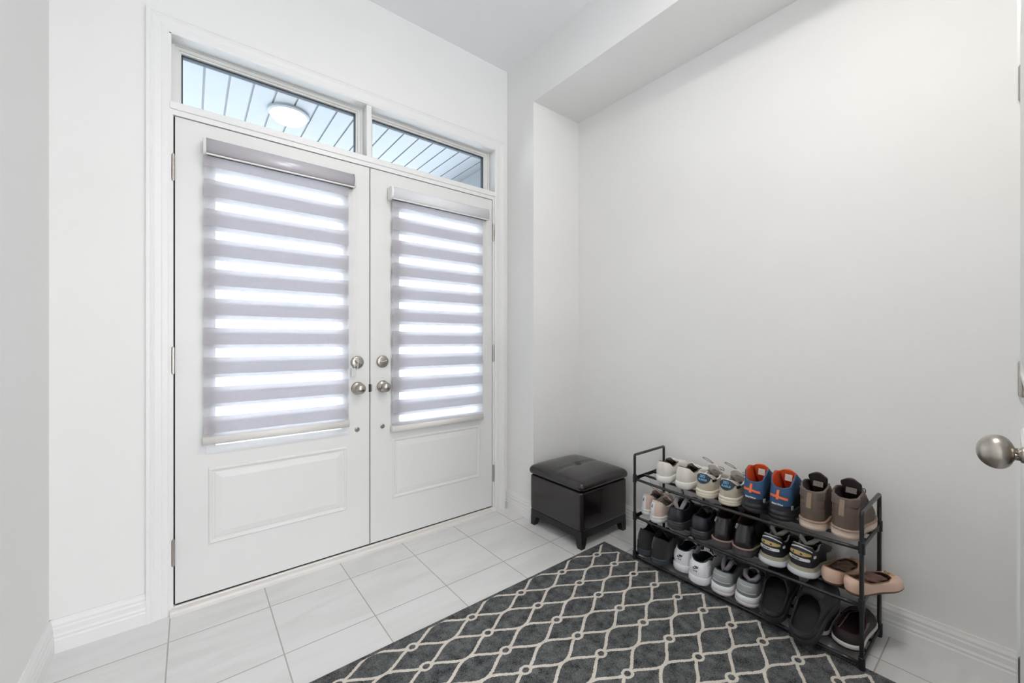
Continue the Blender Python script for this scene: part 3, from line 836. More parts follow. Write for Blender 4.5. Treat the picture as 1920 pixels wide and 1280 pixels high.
    def lining(s, m, insole=None, depth=0.10, lip=None):
        V, F = [], []; n = s.NT; c = s.collar
        rows = [(1.0, 0.0, 0.0), (1.0, 0.35*c, 0.0028), (1.0, 0.75*c, 0.0030), (1.0, 1.05*c, 0.0), (0.93, 1.0*c, 0), (0.8, 0.8*c, 0), (0.6, 0.6*c, 0), (0.4, 0.5*c, 0), (0.22, 0.5*c, 0), (depth, 0.55*c, 0)]
        for (v, inn, up) in rows:
            for th in s.ths():
                p = s.S(th, v); o = s.out(th, v)
                if v > 0.99: o = Vector((o.x, o.y, 0)); o = o.normalized() if o.length > 1e-6 else o
                V.append(p-o*inn+Vector((0, 0, up)))
        k = len(rows)
        for j in range(k-1):
            for i in range(n): F.append((j*n+i, j*n+(i+1) % n, (j+1)*n+(i+1) % n, (j+1)*n+i))
        lo = pyobj('lining', V, F, [m, lip or m], s.root, True, [1 if q < 2*n else 0 for q in range(len(F))])
        V = []; F = []
        n2 = n
        for th in s.ths():
            x, y = s.foot(th, -0.0065); V.append(Vector((x, y, s.soletop(x)+0.003)))
        for i in range(1, n//2):
            F.append((i, i+1, n-i-1, n-i)) if i+1 < n-i-1 or i+1 <= n//2 else None
        F = [(i, i+1, (n-i-1) % n, (n-i) % n) for i in range(0, n//2)]
        pyobj('insole', V, F, insole or m, s.root, True)
        return lo
    def sole(s, mats, rows, name='sole', fm=None, waist=0.0):
        """rows: (outward offset, height as fraction of sole thickness)"""
        V, F, M_ = [], [], []; n = s.NT
        for (o, f) in rows:
            for th in s.ths():
                x, y = s.foot(th, o)
                b = s.bz(x); h = s.soletop(x)-b
                V.append((x, y, b+h*f))
        k = len(rows)
        for j in range(k-1):
            for i in range(n):
                F.append((j*n+i, j*n+(i+1) % n, (j+1)*n+(i+1) % n, (j+1)*n+i)); M_.append(fm[j] if fm else 0)
        for i in range(0, n//2):
            F.append((i, i+1, (n-i-1) % n, (n-i) % n)); M_.append(fm[0] if fm else 0)
            b = (k-1)*n; F.append((b+i, b+i+1, b+(n-i-1) % n, b+(n-i) % n)); M_.append(fm[-1] if fm else 0)
        o = pyobj(name, V, F, mats, s.root, True, M_)
        return o
    def tongue(s, m, pts, w0, w1, arch=0.010, th=0.004, name='tongue', inner=None):
        """pts: (x, z) from the throat up to the tip"""
        V, F = [], []; nx = 8; k = len(pts)
        # resample
        P = []
        for i in range(k-1):
            for q in range(4):
                f = q/4; P.append((pts[i][0]+(pts[i+1][0]-pts[i][0])*f, pts[i][1]+(pts[i+1][1]-pts[i][1])*f))
        P.append(pts[-1]); k = len(P)
        for lay in (0, 1):
            for i, (x, z) in enumerate(P):
                f = i/(k-1); w_ = w0+(w1-w0)*f
                if f > 0.85: w_ *= 1-((f-0.85)/0.15)**2*0.35
                a = P[max(0, i-1)]; b = P[min(k-1, i+1)]; dx, dz = b[0]-a[0], b[1]-a[1]; l = math.hypot(dx, dz) or 1
                nx_, nz_ = -dz/l, dx/l
                if nz_ < 0: nx_, nz_ = -nx_, -nz_
                for j in range(nx+1):
                    u = -1+2*j/nx
                    o = (th if lay == 0 else 0)
                    V.append((x+nx_*o-arch*u*u*nx_*1.0, u*w_/2+s.cy(x), z+nz_*o-arch*u*u*nz_))
        W = nx+1; B = k*W
        for i in range(k-1):
            for j in range(nx):
                F.append((i*W+j, i*W+j+1, (i+1)*W+j+1, (i+1)*W+j)); F.append((B+i*W+j, B+i*W+j+1, B+(i+1)*W+j+1, B+(i+1)*W+j))
            F.append((i*W, (i+1)*W, B+(i+1)*W, B+i*W)); F.append((i*W+nx, (i+1)*W+nx, B+(i+1)*W+nx, B+i*W+nx))
        for j in range(nx):
            F.append((j, j+1, B+j+1, B+j)); e = (k-1)*W; F.append((e+j, e+j+1, B+e+j+1, B+e+j))
        return pyobj(name, V, F, m, s.root, True)
    def laces(s, m, ts, r=0.0020, arch=0.008, loops=None, ends=None):
        bm = bmesh.new()
        def side(t, g):
            th = math.acos(1-2*t); th = th if g < 0 else 2*PI-th
            return s.S(th, 0.97)+s.out(th, 0.97)*0.002
        for i, t in enumerate(ts):
            t2 = ts[min(i+1, len(ts)-1)]
            for (a, b) in (((t, -1), (t2, 1)), ((t, 1), (t2, -1))):
                A, B = side(*a), side(*b)
                pts = []
                for k in range(7):
                    f = k/6; p = A.lerp(B, f); p.z += arch*4*f*(1-f)*(1 if a[1] < 0 else 1.15); pts.append(p)
                tube(bm, pts, r, 6)
        for lp in (loops or []):
            tube(bm, lp, r, 6)
        return obj('laces', bm, m, s.root, True)
    # patches that follow the skin: (a, b) = metres right of the heel seam as seen from behind, height above the floor
    def locate(s, a, b):
        lo, hi = 0.0, 1.0
        def zat(v, th): return s.S(th, v).z
        if not hasattr(s, 'arc'):
            s.arc = []
            acc = 0; pr = s.S(0, 0.5); s.arc.append((0, 0))
            for i in range(1, 60):
                th = 1.9*i/59; p = s.S(th, 0.5); acc += math.hypot(p.x-pr.x, p.y-pr.y); pr = p; s.arc.append((acc, th))
        g = abs(a); th = s.arc[-1][1]
        for (A, t0), (B, t1) in zip(s.arc, s.arc[1:]):
            if A <= g <= B: th = t0+(t1-t0)*(g-A)/(B-A); break
        if a < 0: th = -th
        for _ in range(18):
            m = (lo+hi)/2
            if zat(m, th) < b: lo = m
            else: hi = m
        return th, (lo+hi)/2
    def decal(s, name, V2, F, m, off=0.0012, parent=None, base=0.0):
        n = len(V2); V = []
        for (a, b) in V2:
            th, v = s.locate(a, b); p = s.S(th, v); V.append(p+s.out(th, v)*off)
        for (a, b) in V2:
            th, v = s.locate(a, b); p = s.S(th, v); V.append(p+s.out(th, v)*(base-0.0006))
        ed = {}
        for f in F:
            for i in range(len(f)):
                e = (f[i], f[(i+1) % len(f)]); k = tuple(sorted(e)); ed.setdefault(k, []).append(e)
        G = [tuple(f) for f in F]
        for k, l in ed.items():
            if len(l) == 1: a, b = l[0]; G.append((b, a, a+n, b+n))
        return pyobj(name, V, G, m, parent or s.root, False)
    def patch(s, name, a0, a1, lo, hi, m, n=14, k=5, off=0.0014, parent=None, base=0.0):
        V, F = [], []
        for i in range(n+1):
            a = a0+(a1-a0)*i/n; l = lo(a) if callable(lo) else lo; h = hi(a) if callable(hi) else hi
            for j in range(k+1): V.append((a, l+(h-l)*j/k))
        for i in range(n):
            for j in range(k): F.append((i*(k+1)+j, (i+1)*(k+1)+j, (i+1)*(k+1)+j+1, i*(k+1)+j+1))
        return s.decal(name, V, F, m, off, parent, base)
    def text(s, body, a, b, size, m, parent=None, off=0.0022, shear=0.0, bold=0.0, sx=1.0):
        V, F = text_mesh(body, size, bold, shear)
        return s.decal('lettering', [(x*sx+a, y+b) for x, y in V], F, m, off, parent, off-0.0005)
    def box_on_tongue(s): pass

_TC = {}
def text_mesh(body, size, bold=0.0, shear=0.0):
    key = (body, size, bold, shear)
    if key in _TC: return _TC[key]
    cu = bpy.data.curves.new('lettering_curve', 'FONT'); cu.body = body; cu.size = size; cu.align_x = 'CENTER'; cu.align_y = 'CENTER'
    cu.offset = bold; cu.shear = shear; cu.resolution_u = 3
    o = bpy.data.objects.new('lettering_tmp', cu); C.objects.link(o)
    dg = bpy.context.evaluated_depsgraph_get(); dg.update()
    me = bpy.data.meshes.new_from_object(o.evaluated_get(dg))
    V = [(v.co.x, v.co.y) for v in me.vertices]; F = [tuple(p.vertices) for p in me.polygons]
    bpy.data.objects.remove(o); bpy.data.meshes.remove(me); bpy.data.curves.remove(cu)
    _TC[key] = (V, F); return V, F

SNK_SOLE = [(-0.004, 0.0), (0.001, 0.06), (0.004, 0.30), (0.0045, 0.60), (0.0032, 0.66), (0.0045, 0.72), (0.0038, 0.97), (0.0010, 1.02), (-0.003, 1.0)]
def lace_loop(o, w_, h, d, lean=0.0, n=12):
    """a bow loop starting at o, drooping sideways"""
    o = Vector(o); pts = []
    for k in range(n+1):
        a = 2*PI*k/n
        pts.append(o+Vector((d*(1-math.cos(a))/2, w_*(1-math.cos(a))/2+0.006*math.sin(a), h*math.sin(a/2)+0.006*math.sin(a)+lean*(1-math.cos(a))/2)))
    return pts

G_TOP, G_MID, G_BOT = 'shoes on the top tier of the rack', 'shoes on the middle tier of the rack', 'shoes on the bottom tier of the rack'
def clear(level, y):
    f = (y-RY0)/(RY1-RY0); k = (0.010 if level == 2 else 0.006 if level == 1 else 0.003)
    return 0.042*abs(4*k*(1-2*min(1, max(0, f)))/0.91)+0.0008
def at(level, x, y, dz=0.0):
    l = 2-level if level < 2 else 0
    return (x, y, shelf_z(l, y)+clear(l, y)+dz)

# --- off-white plain sneakers
M_ow = mat('off_white_leather', (222, 219, 213), 0.5, bump=0.05, bscale=300, var=0.04, vscale=20)
M_ows = mat('off_white_rubber', (230, 229, 225), 0.45, var=0.03)
M_gl = mat('grey_brown_lining', (96, 84, 74), 0.9, bump=0.2, bscale=700)
RIM_LOW = [(0.0, 0.016, 0.0, 0.104), (0.10, 0.026, 0.031, 0.098), (0.30, 0.060, 0.035, 0.074), (0.45, 0.088, 0.034, 0.074), (0.60, 0.118, 0.032, 0.084), (0.80, 0.140, 0.022, 0.078), (1.0, 0.165, 0.010, 0.066)]
def white_sneaker(y, yaw, label, pitch=-0.03, side=1, x=1.832):
    s = Shoe('sneaker', label, at(0, x, y, 0.001), yaw, pitch, 0, side, L=0.272, wh=0.036, zh=0.036, zt=0.026, spring=0.014, rim=RIM_LOW, group=G_TOP)
    s.sole([M_ows, mat('tan_outsole', (150, 128, 112), 0.7)], [(-0.010, 0.0), (-0.003, 0.02), (0.002, 0.16), (0.0048, 0.40), (0.0050, 0.70), (0.0042, 0.95), (0.0015, 1.04), (-0.003, 1.0)], fm=[1, 0, 0, 0, 0, 0, 0])
    s.upper(M_ow); s.lining(M_gl)
    s.patch('heel_tab', -0.010, 0.010, 0.060, lambda a: 0.101-0.0008, mat('off_white_suede', (212, 208, 202), 0.8), n=6, off=0.0024)
    s.patch('heel_counter', -0.040, 0.040, 0.036, lambda a: 0.062-200*a*a*0.02, mat('off_white_counter', (216, 212, 206), 0.55), off=0.0012)
    s.tongue(M_ow, [(0.175, 0.062), (0.145, 0.080), (0.118, 0.092), (0.100, 0.106)], 0.046, 0.050)
    s.laces(M_ows, [0.66, 0.75, 0.84, 0.93])
    return s
white_sneaker(-1.090, math.radians(4), 'plain off-white sneaker at the left end of the top rack tier', side=1, pitch=-0.05)
white_sneaker(-1.188, math.radians(-4), 'plain off-white sneaker beside the beige pair with navy heel badges', side=-1, pitch=-0.03, x=1.836)

# --- beige sneakers with the navy heel badge
M_bg = mat('beige_suede', (196, 187, 174), 0.85, bump=0.12, bscale=500, var=0.06, vscale=25)
M_cream = mat('cream_rubber', (222, 213, 197), 0.5, var=0.03)
M_navy = mat('navy_patch', (38, 52, 66), 0.55)
M_ltb = mat('light_blue_print', (112, 168, 206), 0.5)
M_lace_g = mat('mauve_grey_lace', (150, 138, 138), 0.9)
M_white = mat('white_leather', (228, 228, 232), 0.45, var=0.02)
RIM_MID = [(0.0, 0.016, 0.0, 0.106), (0.10, 0.028, 0.034, 0.100), (0.30, 0.062, 0.037, 0.080), (0.45, 0.088, 0.036, 0.080), (0.60, 0.118, 0.034, 0.094), (0.80, 0.142, 0.024, 0.086), (1.0, 0.170, 0.012, 0.068)]
def badge_sneaker(y, yaw, label, side, tall=False):
    s = Shoe('sneaker', label, at(0, 1.822, y), yaw, 0, 0, side, L=0.280, wh=0.037, zh=0.036, zt=0.028, rim=RIM_MID, group=G_TOP)
    s.sole([M_cream], [(-0.003, 0.0), (0.003, 0.03), (0.0055, 0.30), (0.0045, 0.34), (0.0055, 0.38), (0.0050, 0.62), (0.0040, 0.66), (0.0050, 0.70), (0.0042, 0.96), (0.0015, 1.03), (-0.003, 1.0)])
    s.upper(M_bg); s.lining(mat('pale_lining', (206, 200, 192), 0.9, bump=0.15, bscale=600))
    s.patch('heel_counter', -0.006, 0.044, 0.037, lambda a: 0.066, mat('taupe_nubuck', (182, 174, 158), 0.85), off=0.0012)
    lo = lambda a: 0.0885-0.0225*max(0.0, math.cos(min(1.0, abs(a/0.034))*PI/2))**0.6-0.10*max(0, abs(a)-0.034)
    hi = lambda a: 0.1050-2.2*max(0, abs(a)-0.012)**1.5-0.12*max(0, abs(a)-0.012)
    p = s.patch('heel_badge', -0.046, 0.046, lo, hi, M_navy, n=30, k=6, off=0.0030)
    s.text('2SO', -0.002, 0.0945, 0.014, M_ltb, p, 0.0040, bold=0.0004)
    s.text('ALARLB', 0.000, 0.0815, 0.0110, M_ltb, p, 0.0040, bold=0.0004)
    s.patch('collar_band', 0.044, 0.086, lambda a: 0.076-0.05*(a-0.044), lambda a: 0.087-0.10*(a-0.044), mat('black_band', (28, 26, 27), 0.6), off=0.0018)
    bm = bmesh.new(); tube(bm, [s.S(2*PI*i/48, 1.0)+Vector((0, 0, 0.002)) for i in list(range(-12, 13))], 0.0019, 6); obj('collar_piping', bm, M_white, s.root, True)
    s.tongue(M_ow, [(0.178, 0.062), (0.150, 0.084), (0.124, 0.106), (0.112, 0.132)], 0.050, 0.056, arch=0.012)
    lps = [lace_loop((0.130, 0.004, 0.118), 0.050, 0.034, -0.020), lace_loop((0.135, -0.004, 0.106), -0.035, 0.012, -0.010), [(0.135, 0, 0.108), (0.125, -0.02, 0.116), (0.115, -0.045, 0.112)]]
    s.laces(M_lace_g, [0.62, 0.70, 0.78, 0.86, 0.94], loops=lps)
    return s
badge_sneaker(-1.300, math.radians(-1), 'beige sneaker with navy heel badge, the one beside the plain off-white pair', 1)
badge_sneaker(-1.403, math.radians(-1), 'beige sneaker with navy heel badge, the one beside the blue hiking boots', -1)

# --- blue hiking boots with orange lining
M_blue = mat('blue_mesh_fabric', (46, 80, 116), 0.75, bump=0.2, bscale=900, var=0.08, vscale=30)
M_bkr = mat('black_rubber', (34, 36, 42), 0.40, var=0.06)
M_bks = mat('black_synthetic', (26, 29, 36), 0.55, bump=0.1, bscale=500)
M_or = mat('orange_lining', (214, 84, 36), 0.85, bump=0.15, bscale=700)
M_orp = mat('orange_webbing', (226, 108, 62), 0.7, bump=0.2, bscale=900)
M_lab = mat('white_size_label', (206, 204, 196), 0.7, var=0.10, vscale=160)
RIM_BOOT = [(0.0, 0.016, 0.0, 0.122), (0.08, 0.028, 0.035, 0.128), (0.22, 0.050, 0.043, 0.156), (0.42, 0.078, 0.041, 0.172), (0.60, 0.104, 0.030, 0.168), (0.75, 0.122, 0.018, 0.140), (0.9, 0.142, 0.014, 0.108), (1.0, 0.165, 0.010, 0.084)]
def inner_label(s, x, z, w_, h, m, tilt=0.5, name='size_label'):
    """label on the inside of the tongue, facing the heel"""
    bm = bmesh.new(); bx(bm, -0.0006, 0.0006, -w_/2, w_/2, -h/2, h/2)
    bmesh.ops.transform(bm, matrix=Matrix.Translation((x, 0.0, z)) @ Matrix.Rotation(tilt, 4, 'Y'), verts=bm.verts)
    return obj(name, bm, m, s.root)
def hiker(y, yaw, label, side):
    s = Shoe('hiking_boot', label, at(0, 1.826, y), yaw, 0, 0, side, L=0.285, wh=0.038, wb=0.0420, zh=0.036, zt=0.030, rim=RIM_BOOT, bulge=0.003, group=G_TOP, cat='boot', lead=0.45)
    s.sole([M_bkr], [(-0.004, 0.0), (0.004, 0.05), (0.006, 0.25), (0.007, 0.45), (0.0035, 0.52), (0.006, 0.62), (0.0065, 0.86), (0.003, 1.0), (0.0008, 1.25), (-0.003, 1.0)])
    s.upper([M_blue, M_bks], lambda t, v, th, p: 1 if (p.z < 0.060+0.05*min(1, max(0, p.x-0.02)/0.08) or t > 0.72) else 0)
    s.lining(M_or, lip=M_blue)
    s.patch('rubber_heel_cup', -0.046, 0.046, 0.037, lambda a: 0.060-0.25*abs(a), M_bkr, off=0.0022)
    # orange pull strap: a Y of webbing
    ps = s.patch('pull_strap', -0.0045, 0.0045, 0.082, 0.116, M_orp, n=3, k=8, off=0.0042)
    s.patch('strap_arm', -0.030, -0.003, lambda a: 0.088+0.02*(a+0.03), lambda a: 0.0965+0.02*(a+0.03), M_orp, n=8, k=2, off=0.0036, parent=ps)
    s.patch('strap_arm', 0.003, 0.034, lambda a: 0.088-0.18*a, lambda a: 0.0965-0.18*a, M_orp, n=8, k=2, off=0.0036, parent=ps)
    s.text('BIACTPlus', 0.0, 0.0635, 0.0085, M_white, off=0.0030, bold=0.00025)
    s.patch('reflective_tab', 0.048, 0.060, 0.045, 0.060, mat('silver_reflective', (176, 180, 182), 0.3), n=4, k=3, off=0.0030)
    s.tongue(M_or, [(0.150, 0.095), (0.128, 0.132), (0.116, 0.158), (0.112, 0.178)], 0.044, 0.062, arch=0.012, th=0.006)
    inner_label(s, 0.108, 0.147, 0.026, 0.026, M_lab, 0.25)
    s.laces(M_bks, [0.68, 0.76, 0.84, 0.92], r=0.0022)
    return s
hiker(-1.501, math.radians(-2), 'blue hiking boot with orange lining, the one beside the beige sneakers', 1)
hiker(-1.600, math.radians(-3), 'blue hiking boot with orange lining, the one beside the brown boots', -1)

# --- brown leather boots with cream soles
M_brn = mat('weathered_brown_leather', (98, 84, 75), 0.62, bump=0.15, bscale=260, var=0.16, vscale=22)
M_crs = mat('cream_boot_sole', (226, 206, 190), 0.6, var=0.05, vscale=30)
M_wel = mat('stitched_tan_welt', (166, 140, 122), 0.7, bump=0.5, bscale=600)
M_drk = mat('dark_suede_lining', (66, 56, 54), 0.9, bump=0.1, bscale=500)
RIM_BR = [(0.0, 0.012, 0.0, 0.137), (0.08, 0.020, 0.037, 0.141), (0.25, 0.050, 0.044, 0.154), (0.45, 0.078, 0.043, 0.160), (0.60, 0.104, 0.032, 0.158), (0.75, 0.120, 0.018, 0.134), (0.9, 0.142, 0.014, 0.108), (1.0, 0.168, 0.010, 0.088)]
def brown_boot(y, yaw, label, side, bow):
    s = Shoe('leather_boot', label, at(0, 1.826, y), yaw, 0, 0, side, L=0.262, wh=0.037, wb=0.0415, wt=0.042, zh=0.034, zt=0.030, spring=0.006, rim=RIM_BR, bulge=0.004, group=G_TOP, cat='boot', lead=0.40)
    s.sole([M_crs, M_wel], [(-0.003, 0.0), (0.0045, 0.03), (0.0055, 0.35), (0.0050, 0.78), (0.0065, 0.82), (0.0065, 0.98), (0.0040, 1.05), (-0.003, 1.0)], fm=[0, 0, 0, 1, 1, 1, 1])
    s.upper(M_brn); s.lining(M_drk, lip=M_brn)
    s.patch('heel_quarter', -0.060, 0.060, 0.036, lambda a: 0.086-2.0*a*a, M_brn, n=20, off=0.0016)
    s.patch('ankle_band', -0.058, 0.058, 0.086, 0.113, M_brn, n=20, off=0.0013)
    s.patch('padded_collar', -0.060, 0.060, 0.1145, lambda a: 0.1365+3.5*a*a, mat('brown_padded_collar', (94, 82, 78), 0.6, bump=0.1, bscale=200, var=0.1), n=20, off=0.0040)
    s.patch('pull_tab', -0.009, 0.005, 0.080, 0.134, mat('tan_webbing', (140, 122, 104), 0.8, bump=0.3, bscale=900), n=4, k=10, off=0.0065)
    s.tongue(M_drk, [(0.150, 0.100), (0.126, 0.135), (0.110, 0.168), (0.096, 0.192)], 0.044, 0.066, arch=0.014, th=0.006)
    inner_label(s, 0.094, 0.150, 0.032, 0.020, mat('grey_size_label', (120, 114, 108), 0.8, var=0.25, vscale=220), 0.3)
    lps = [[Vector((0.135, -0.012, 0.128))+Vector((0.012*math.sin(a)-0.004, -0.010*(1-math.cos(a)), 0.018*math.sin(a/2)+0.012*math.sin(a))) for a in [2*PI*k/12 for k in range(13)]],
           [(0.135, -0.01, 0.128), (0.140, -0.022, 0.118), (0.150, -0.026, 0.100)]] if bow else None
    s.laces(mat('dark_brown_lace', (52, 44, 42), 0.8), [0.64, 0.72, 0.80, 0.88, 0.95], r=0.0019, loops=lps)
    return s
brown_boot(-1.708, math.radians(-1), 'brown leather boot with cream sole, the one nearer the blue hiking boots', 1, False)
brown_boot(-1.806, math.radians(-3), 'brown leather boot at the right end of the top tier, lace bow showing', -1, True)

# ---------------- middle tier
M_pk = mat('dusty_pink_suede', (206, 186, 174), 0.85, bump=0.1, bscale=500, var=0.04)
M_pks = mat('pale_rubber', (216, 218, 216), 0.5, var=0.03)
M_emb = mat('blue_emblem', (70, 98, 138), 0.6)
M_strp = mat('white_heel_strip', (222, 222, 226), 0.6)
def pink(y, yaw, label, side, x):
    s = Shoe('sneaker', label, at(1, x, y), yaw, 0, 0, side, L=0.258, wh=0.0315, ww=0.033, wb=0.0375, wt=0.036, zh=0.034, zt=0.026, rim=RIM_LOW, group=G_MID)
    s.sole([M_pks], SNK_SOLE); s.upper(M_pk); s.lining(mat('light_grey_lining', (176, 168, 162), 0.9))
    p = s.patch('heel_strip', -0.016, 0.006, 0.036, 0.096, M_strp, n=5, k=6, off=0.0022)
    # little sail-like emblem
    s.decal('emblem', [(-0.013, 0.074), (-0.003, 0.072), (-0.004, 0.080), (-0.007, 0.091), (-0.010, 0.080)], [(0, 1, 2, 3, 4)], M_emb, 0.0032, p, 0.0024)
    s.tongue(M_pk, [(0.175, 0.060), (0.145, 0.080), (0.120, 0.094), (0.105, 0.108)], 0.044, 0.048)
    s.laces(mat('pinkish_lace', (176, 150, 140), 0.9), [0.60, 0.68, 0.76, 0.84, 0.92], r=0.0014, loops=[lace_loop((0.12, 0.0, 0.104), 0.03, 0.016, -0.02), lace_loop((0.12, 0.0, 0.104), -0.034, 0.010, -0.01)])
    bm = bmesh.new(); tube(bm, [(0.10, 0.012, 0.108), (0.085, 0.016, 0.135), (0.08, 0.020, 0.160), (0.078, 0.022, 0.176)], 0.0008, 5); obj('lace_end', bm, M_lace_g, s.root, True)
    return s
pink(-0.994, math.radians(0), 'dusty pink sneaker at the left end of the middle tier, behind the rack post', 1, 1.836)
pink(-1.066, math.radians(-5), 'dusty pink sneaker on the middle tier, the one beside the black leather sneakers', -1, 1.800)

M_dk = mat('black_navy_leather', (30, 32, 42), 0.34, bump=0.08, bscale=260, var=0.12, vscale=30)
M_dks = mat('dark_grey_rubber', (52, 54, 58), 0.42, var=0.05)
M_flc = mat('grey_fleece', (150, 148, 152), 0.95, bump=0.6, bscale=400, var=0.1, vscale=60)
M_bl = mat('black_lace', (24, 24, 26), 0.8)
RIM_K = [(0.0, 0.018, 0.0, 0.094), (0.10, 0.028, 0.034, 0.090), (0.30, 0.062, 0.034, 0.086), (0.45, 0.085, 0.034, 0.092), (0.60, 0.108, 0.032, 0.108), (0.80, 0.136, 0.026, 0.098), (1.0, 0.165, 0.014, 0.072)]
def black_trainer(y, yaw, label, side, fold):
    s = Shoe('sneaker', label, at(1, 1.815, y), yaw, 0, 0, side, L=0.276, wh=0.039, wb=0.0420, zh=0.038, zt=0.028, rim=RIM_K, group=G_MID)
    s.sole([M_dks], [(-0.003, 0.0), (0.003, 0.04), (0.0055, 0.3), (0.004, 0.36), (0.0058, 0.44), (0.005, 0.72), (0.0035, 0.78), (0.0045, 0.86), (0.0015, 1.04), (-0.003, 1.0)])
    s.upper(M_dk); s.lining(mat('black_lining', (26, 26, 32), 0.9), mat('black_insole', (22, 22, 26), 0.9))
    if fold:
        # fleece tongue folded back into the shoe: a thick rolled U
        bm = bmesh.new()
        pts = [(0.100, 0.020, 0.120), (0.072, 0.022, 0.124), (0.052, 0.018, 0.112), (0.045, 0.006, 0.092), (0.048, -0.004, 0.080), (0.056, -0.014, 0.092), (0.066, -0.018, 0.110), (0.086, -0.016, 0.122), (0.108, -0.010, 0.120)]
        tube(bm, pts, [0.006, 0.009, 0.010, 0.010, 0.009, 0.010, 0.010, 0.009, 0.006], 10); t_ = obj('tongue', bm, M_flc, s.root, True); t_['label'] = 'grey fleece tongue folded back'
        s.tongue(M_flc, [(0.160, 0.075), (0.135, 0.100), (0.112, 0.118), (0.096, 0.128)], 0.044, 0.054, arch=0.012, name='tongue_base')
    else:
        t_ = s.tongue(M_flc, [(0.165, 0.074), (0.140, 0.100), (0.118, 0.120), (0.100, 0.146)], 0.046, 0.066, arch=0.014, th=0.006); t_['label'] = 'grey fleece tongue standing up'
    lps = [lace_loop((0.11, 0.014, 0.128), 0.030, 0.030, 0.03), [(0.11, -0.01, 0.126), (0.10, 0.02, 0.142), (0.095, 0.055, 0.140), (0.09, 0.085, 0.128)], lace_loop((0.125, -0.01, 0.120), -0.040, 0.010, 0.01)]
    s.laces(M_bl, [0.52, 0.60, 0.68, 0.76, 0.84, 0.92], r=0.0022, loops=lps)
    return s
black_trainer(-1.158, math.radians(-5), 'black leather sneaker with grey fleece tongue folded back, beside the pink sneakers', 1, True)
black_trainer(-1.278, math.radians(1), 'black leather sneaker with a grey fleece tongue standing up, beside the chelsea boots', -1, False)

M_chel = mat('polished_black_leather', (26, 25, 28), 0.26, bump=0.05, bscale=120, var=0.15, vscale=16, coat=0.2)
M_rb = mat('red_brown_lining', (84, 50, 42), 0.8, bump=0.1, bscale=500)
M_gs = mat('grey_brown_sole', (84, 80, 80), 0.6, var=0.06)
M_welt2 = mat('tan_welt', (142, 122, 110), 0.7, bump=0.4, bscale=700)
RIM_CH = [(0.0, 0.030, 0.0, 0.120), (0.10, 0.040, 0.028, 0.120), (0.30, 0.058, 0.036, 0.122), (0.50, 0.082, 0.038, 0.132), (0.70, 0.106, 0.036, 0.152), (0.90, 0.124, 0.026, 0.168), (1.0, 0.130, 0.012, 0.172)]
def chelsea(y, yaw, label, side):
    s = Shoe('chelsea_boot', label, at(1, 1.812, y), yaw, 0, 0, side, L=0.278, wh=0.036, wb=0.0415, wt=0.040, zh=0.036, zt=0.022, rim=RIM_CH, bulge=0.004, bow=0.5, group=G_MID, cat='boot', lead=0.30)
    s.sole([M_gs, M_welt2], [(-0.003, 0.0), (0.004, 0.03), (0.0055, 0.45), (0.0055, 0.84), (0.0065, 0.88), (0.0065, 0.98), (0.0030, 1.04), (-0.003, 1.0)], fm=[0, 0, 0, 0, 1, 1, 1])
    s.upper([M_chel, mat('black_elastic', (20, 20, 22), 0.9, bump=0.5, bscale=900)], lambda t, v, th, p: 1 if 0.30 < t < 0.62 and p.z > 0.075 else 0)
    s.lining(M_rb, lip=M_chel)
    s.patch('pull_tab', -0.034, -0.022, 0.100, 0.118, mat('grey_pull_tab', (128, 122, 118), 0.7, bump=0.3, bscale=900), n=3, k=4, off=0.006)
    return s
chelsea(-1.378, math.radians(0), 'polished black chelsea boot with red-brown lining, the one beside the black sneakers', 1)
chelsea(-1.463, math.radians(-3), 'polished black chelsea boot with red-brown lining, the one beside the grey running shoes', -1)

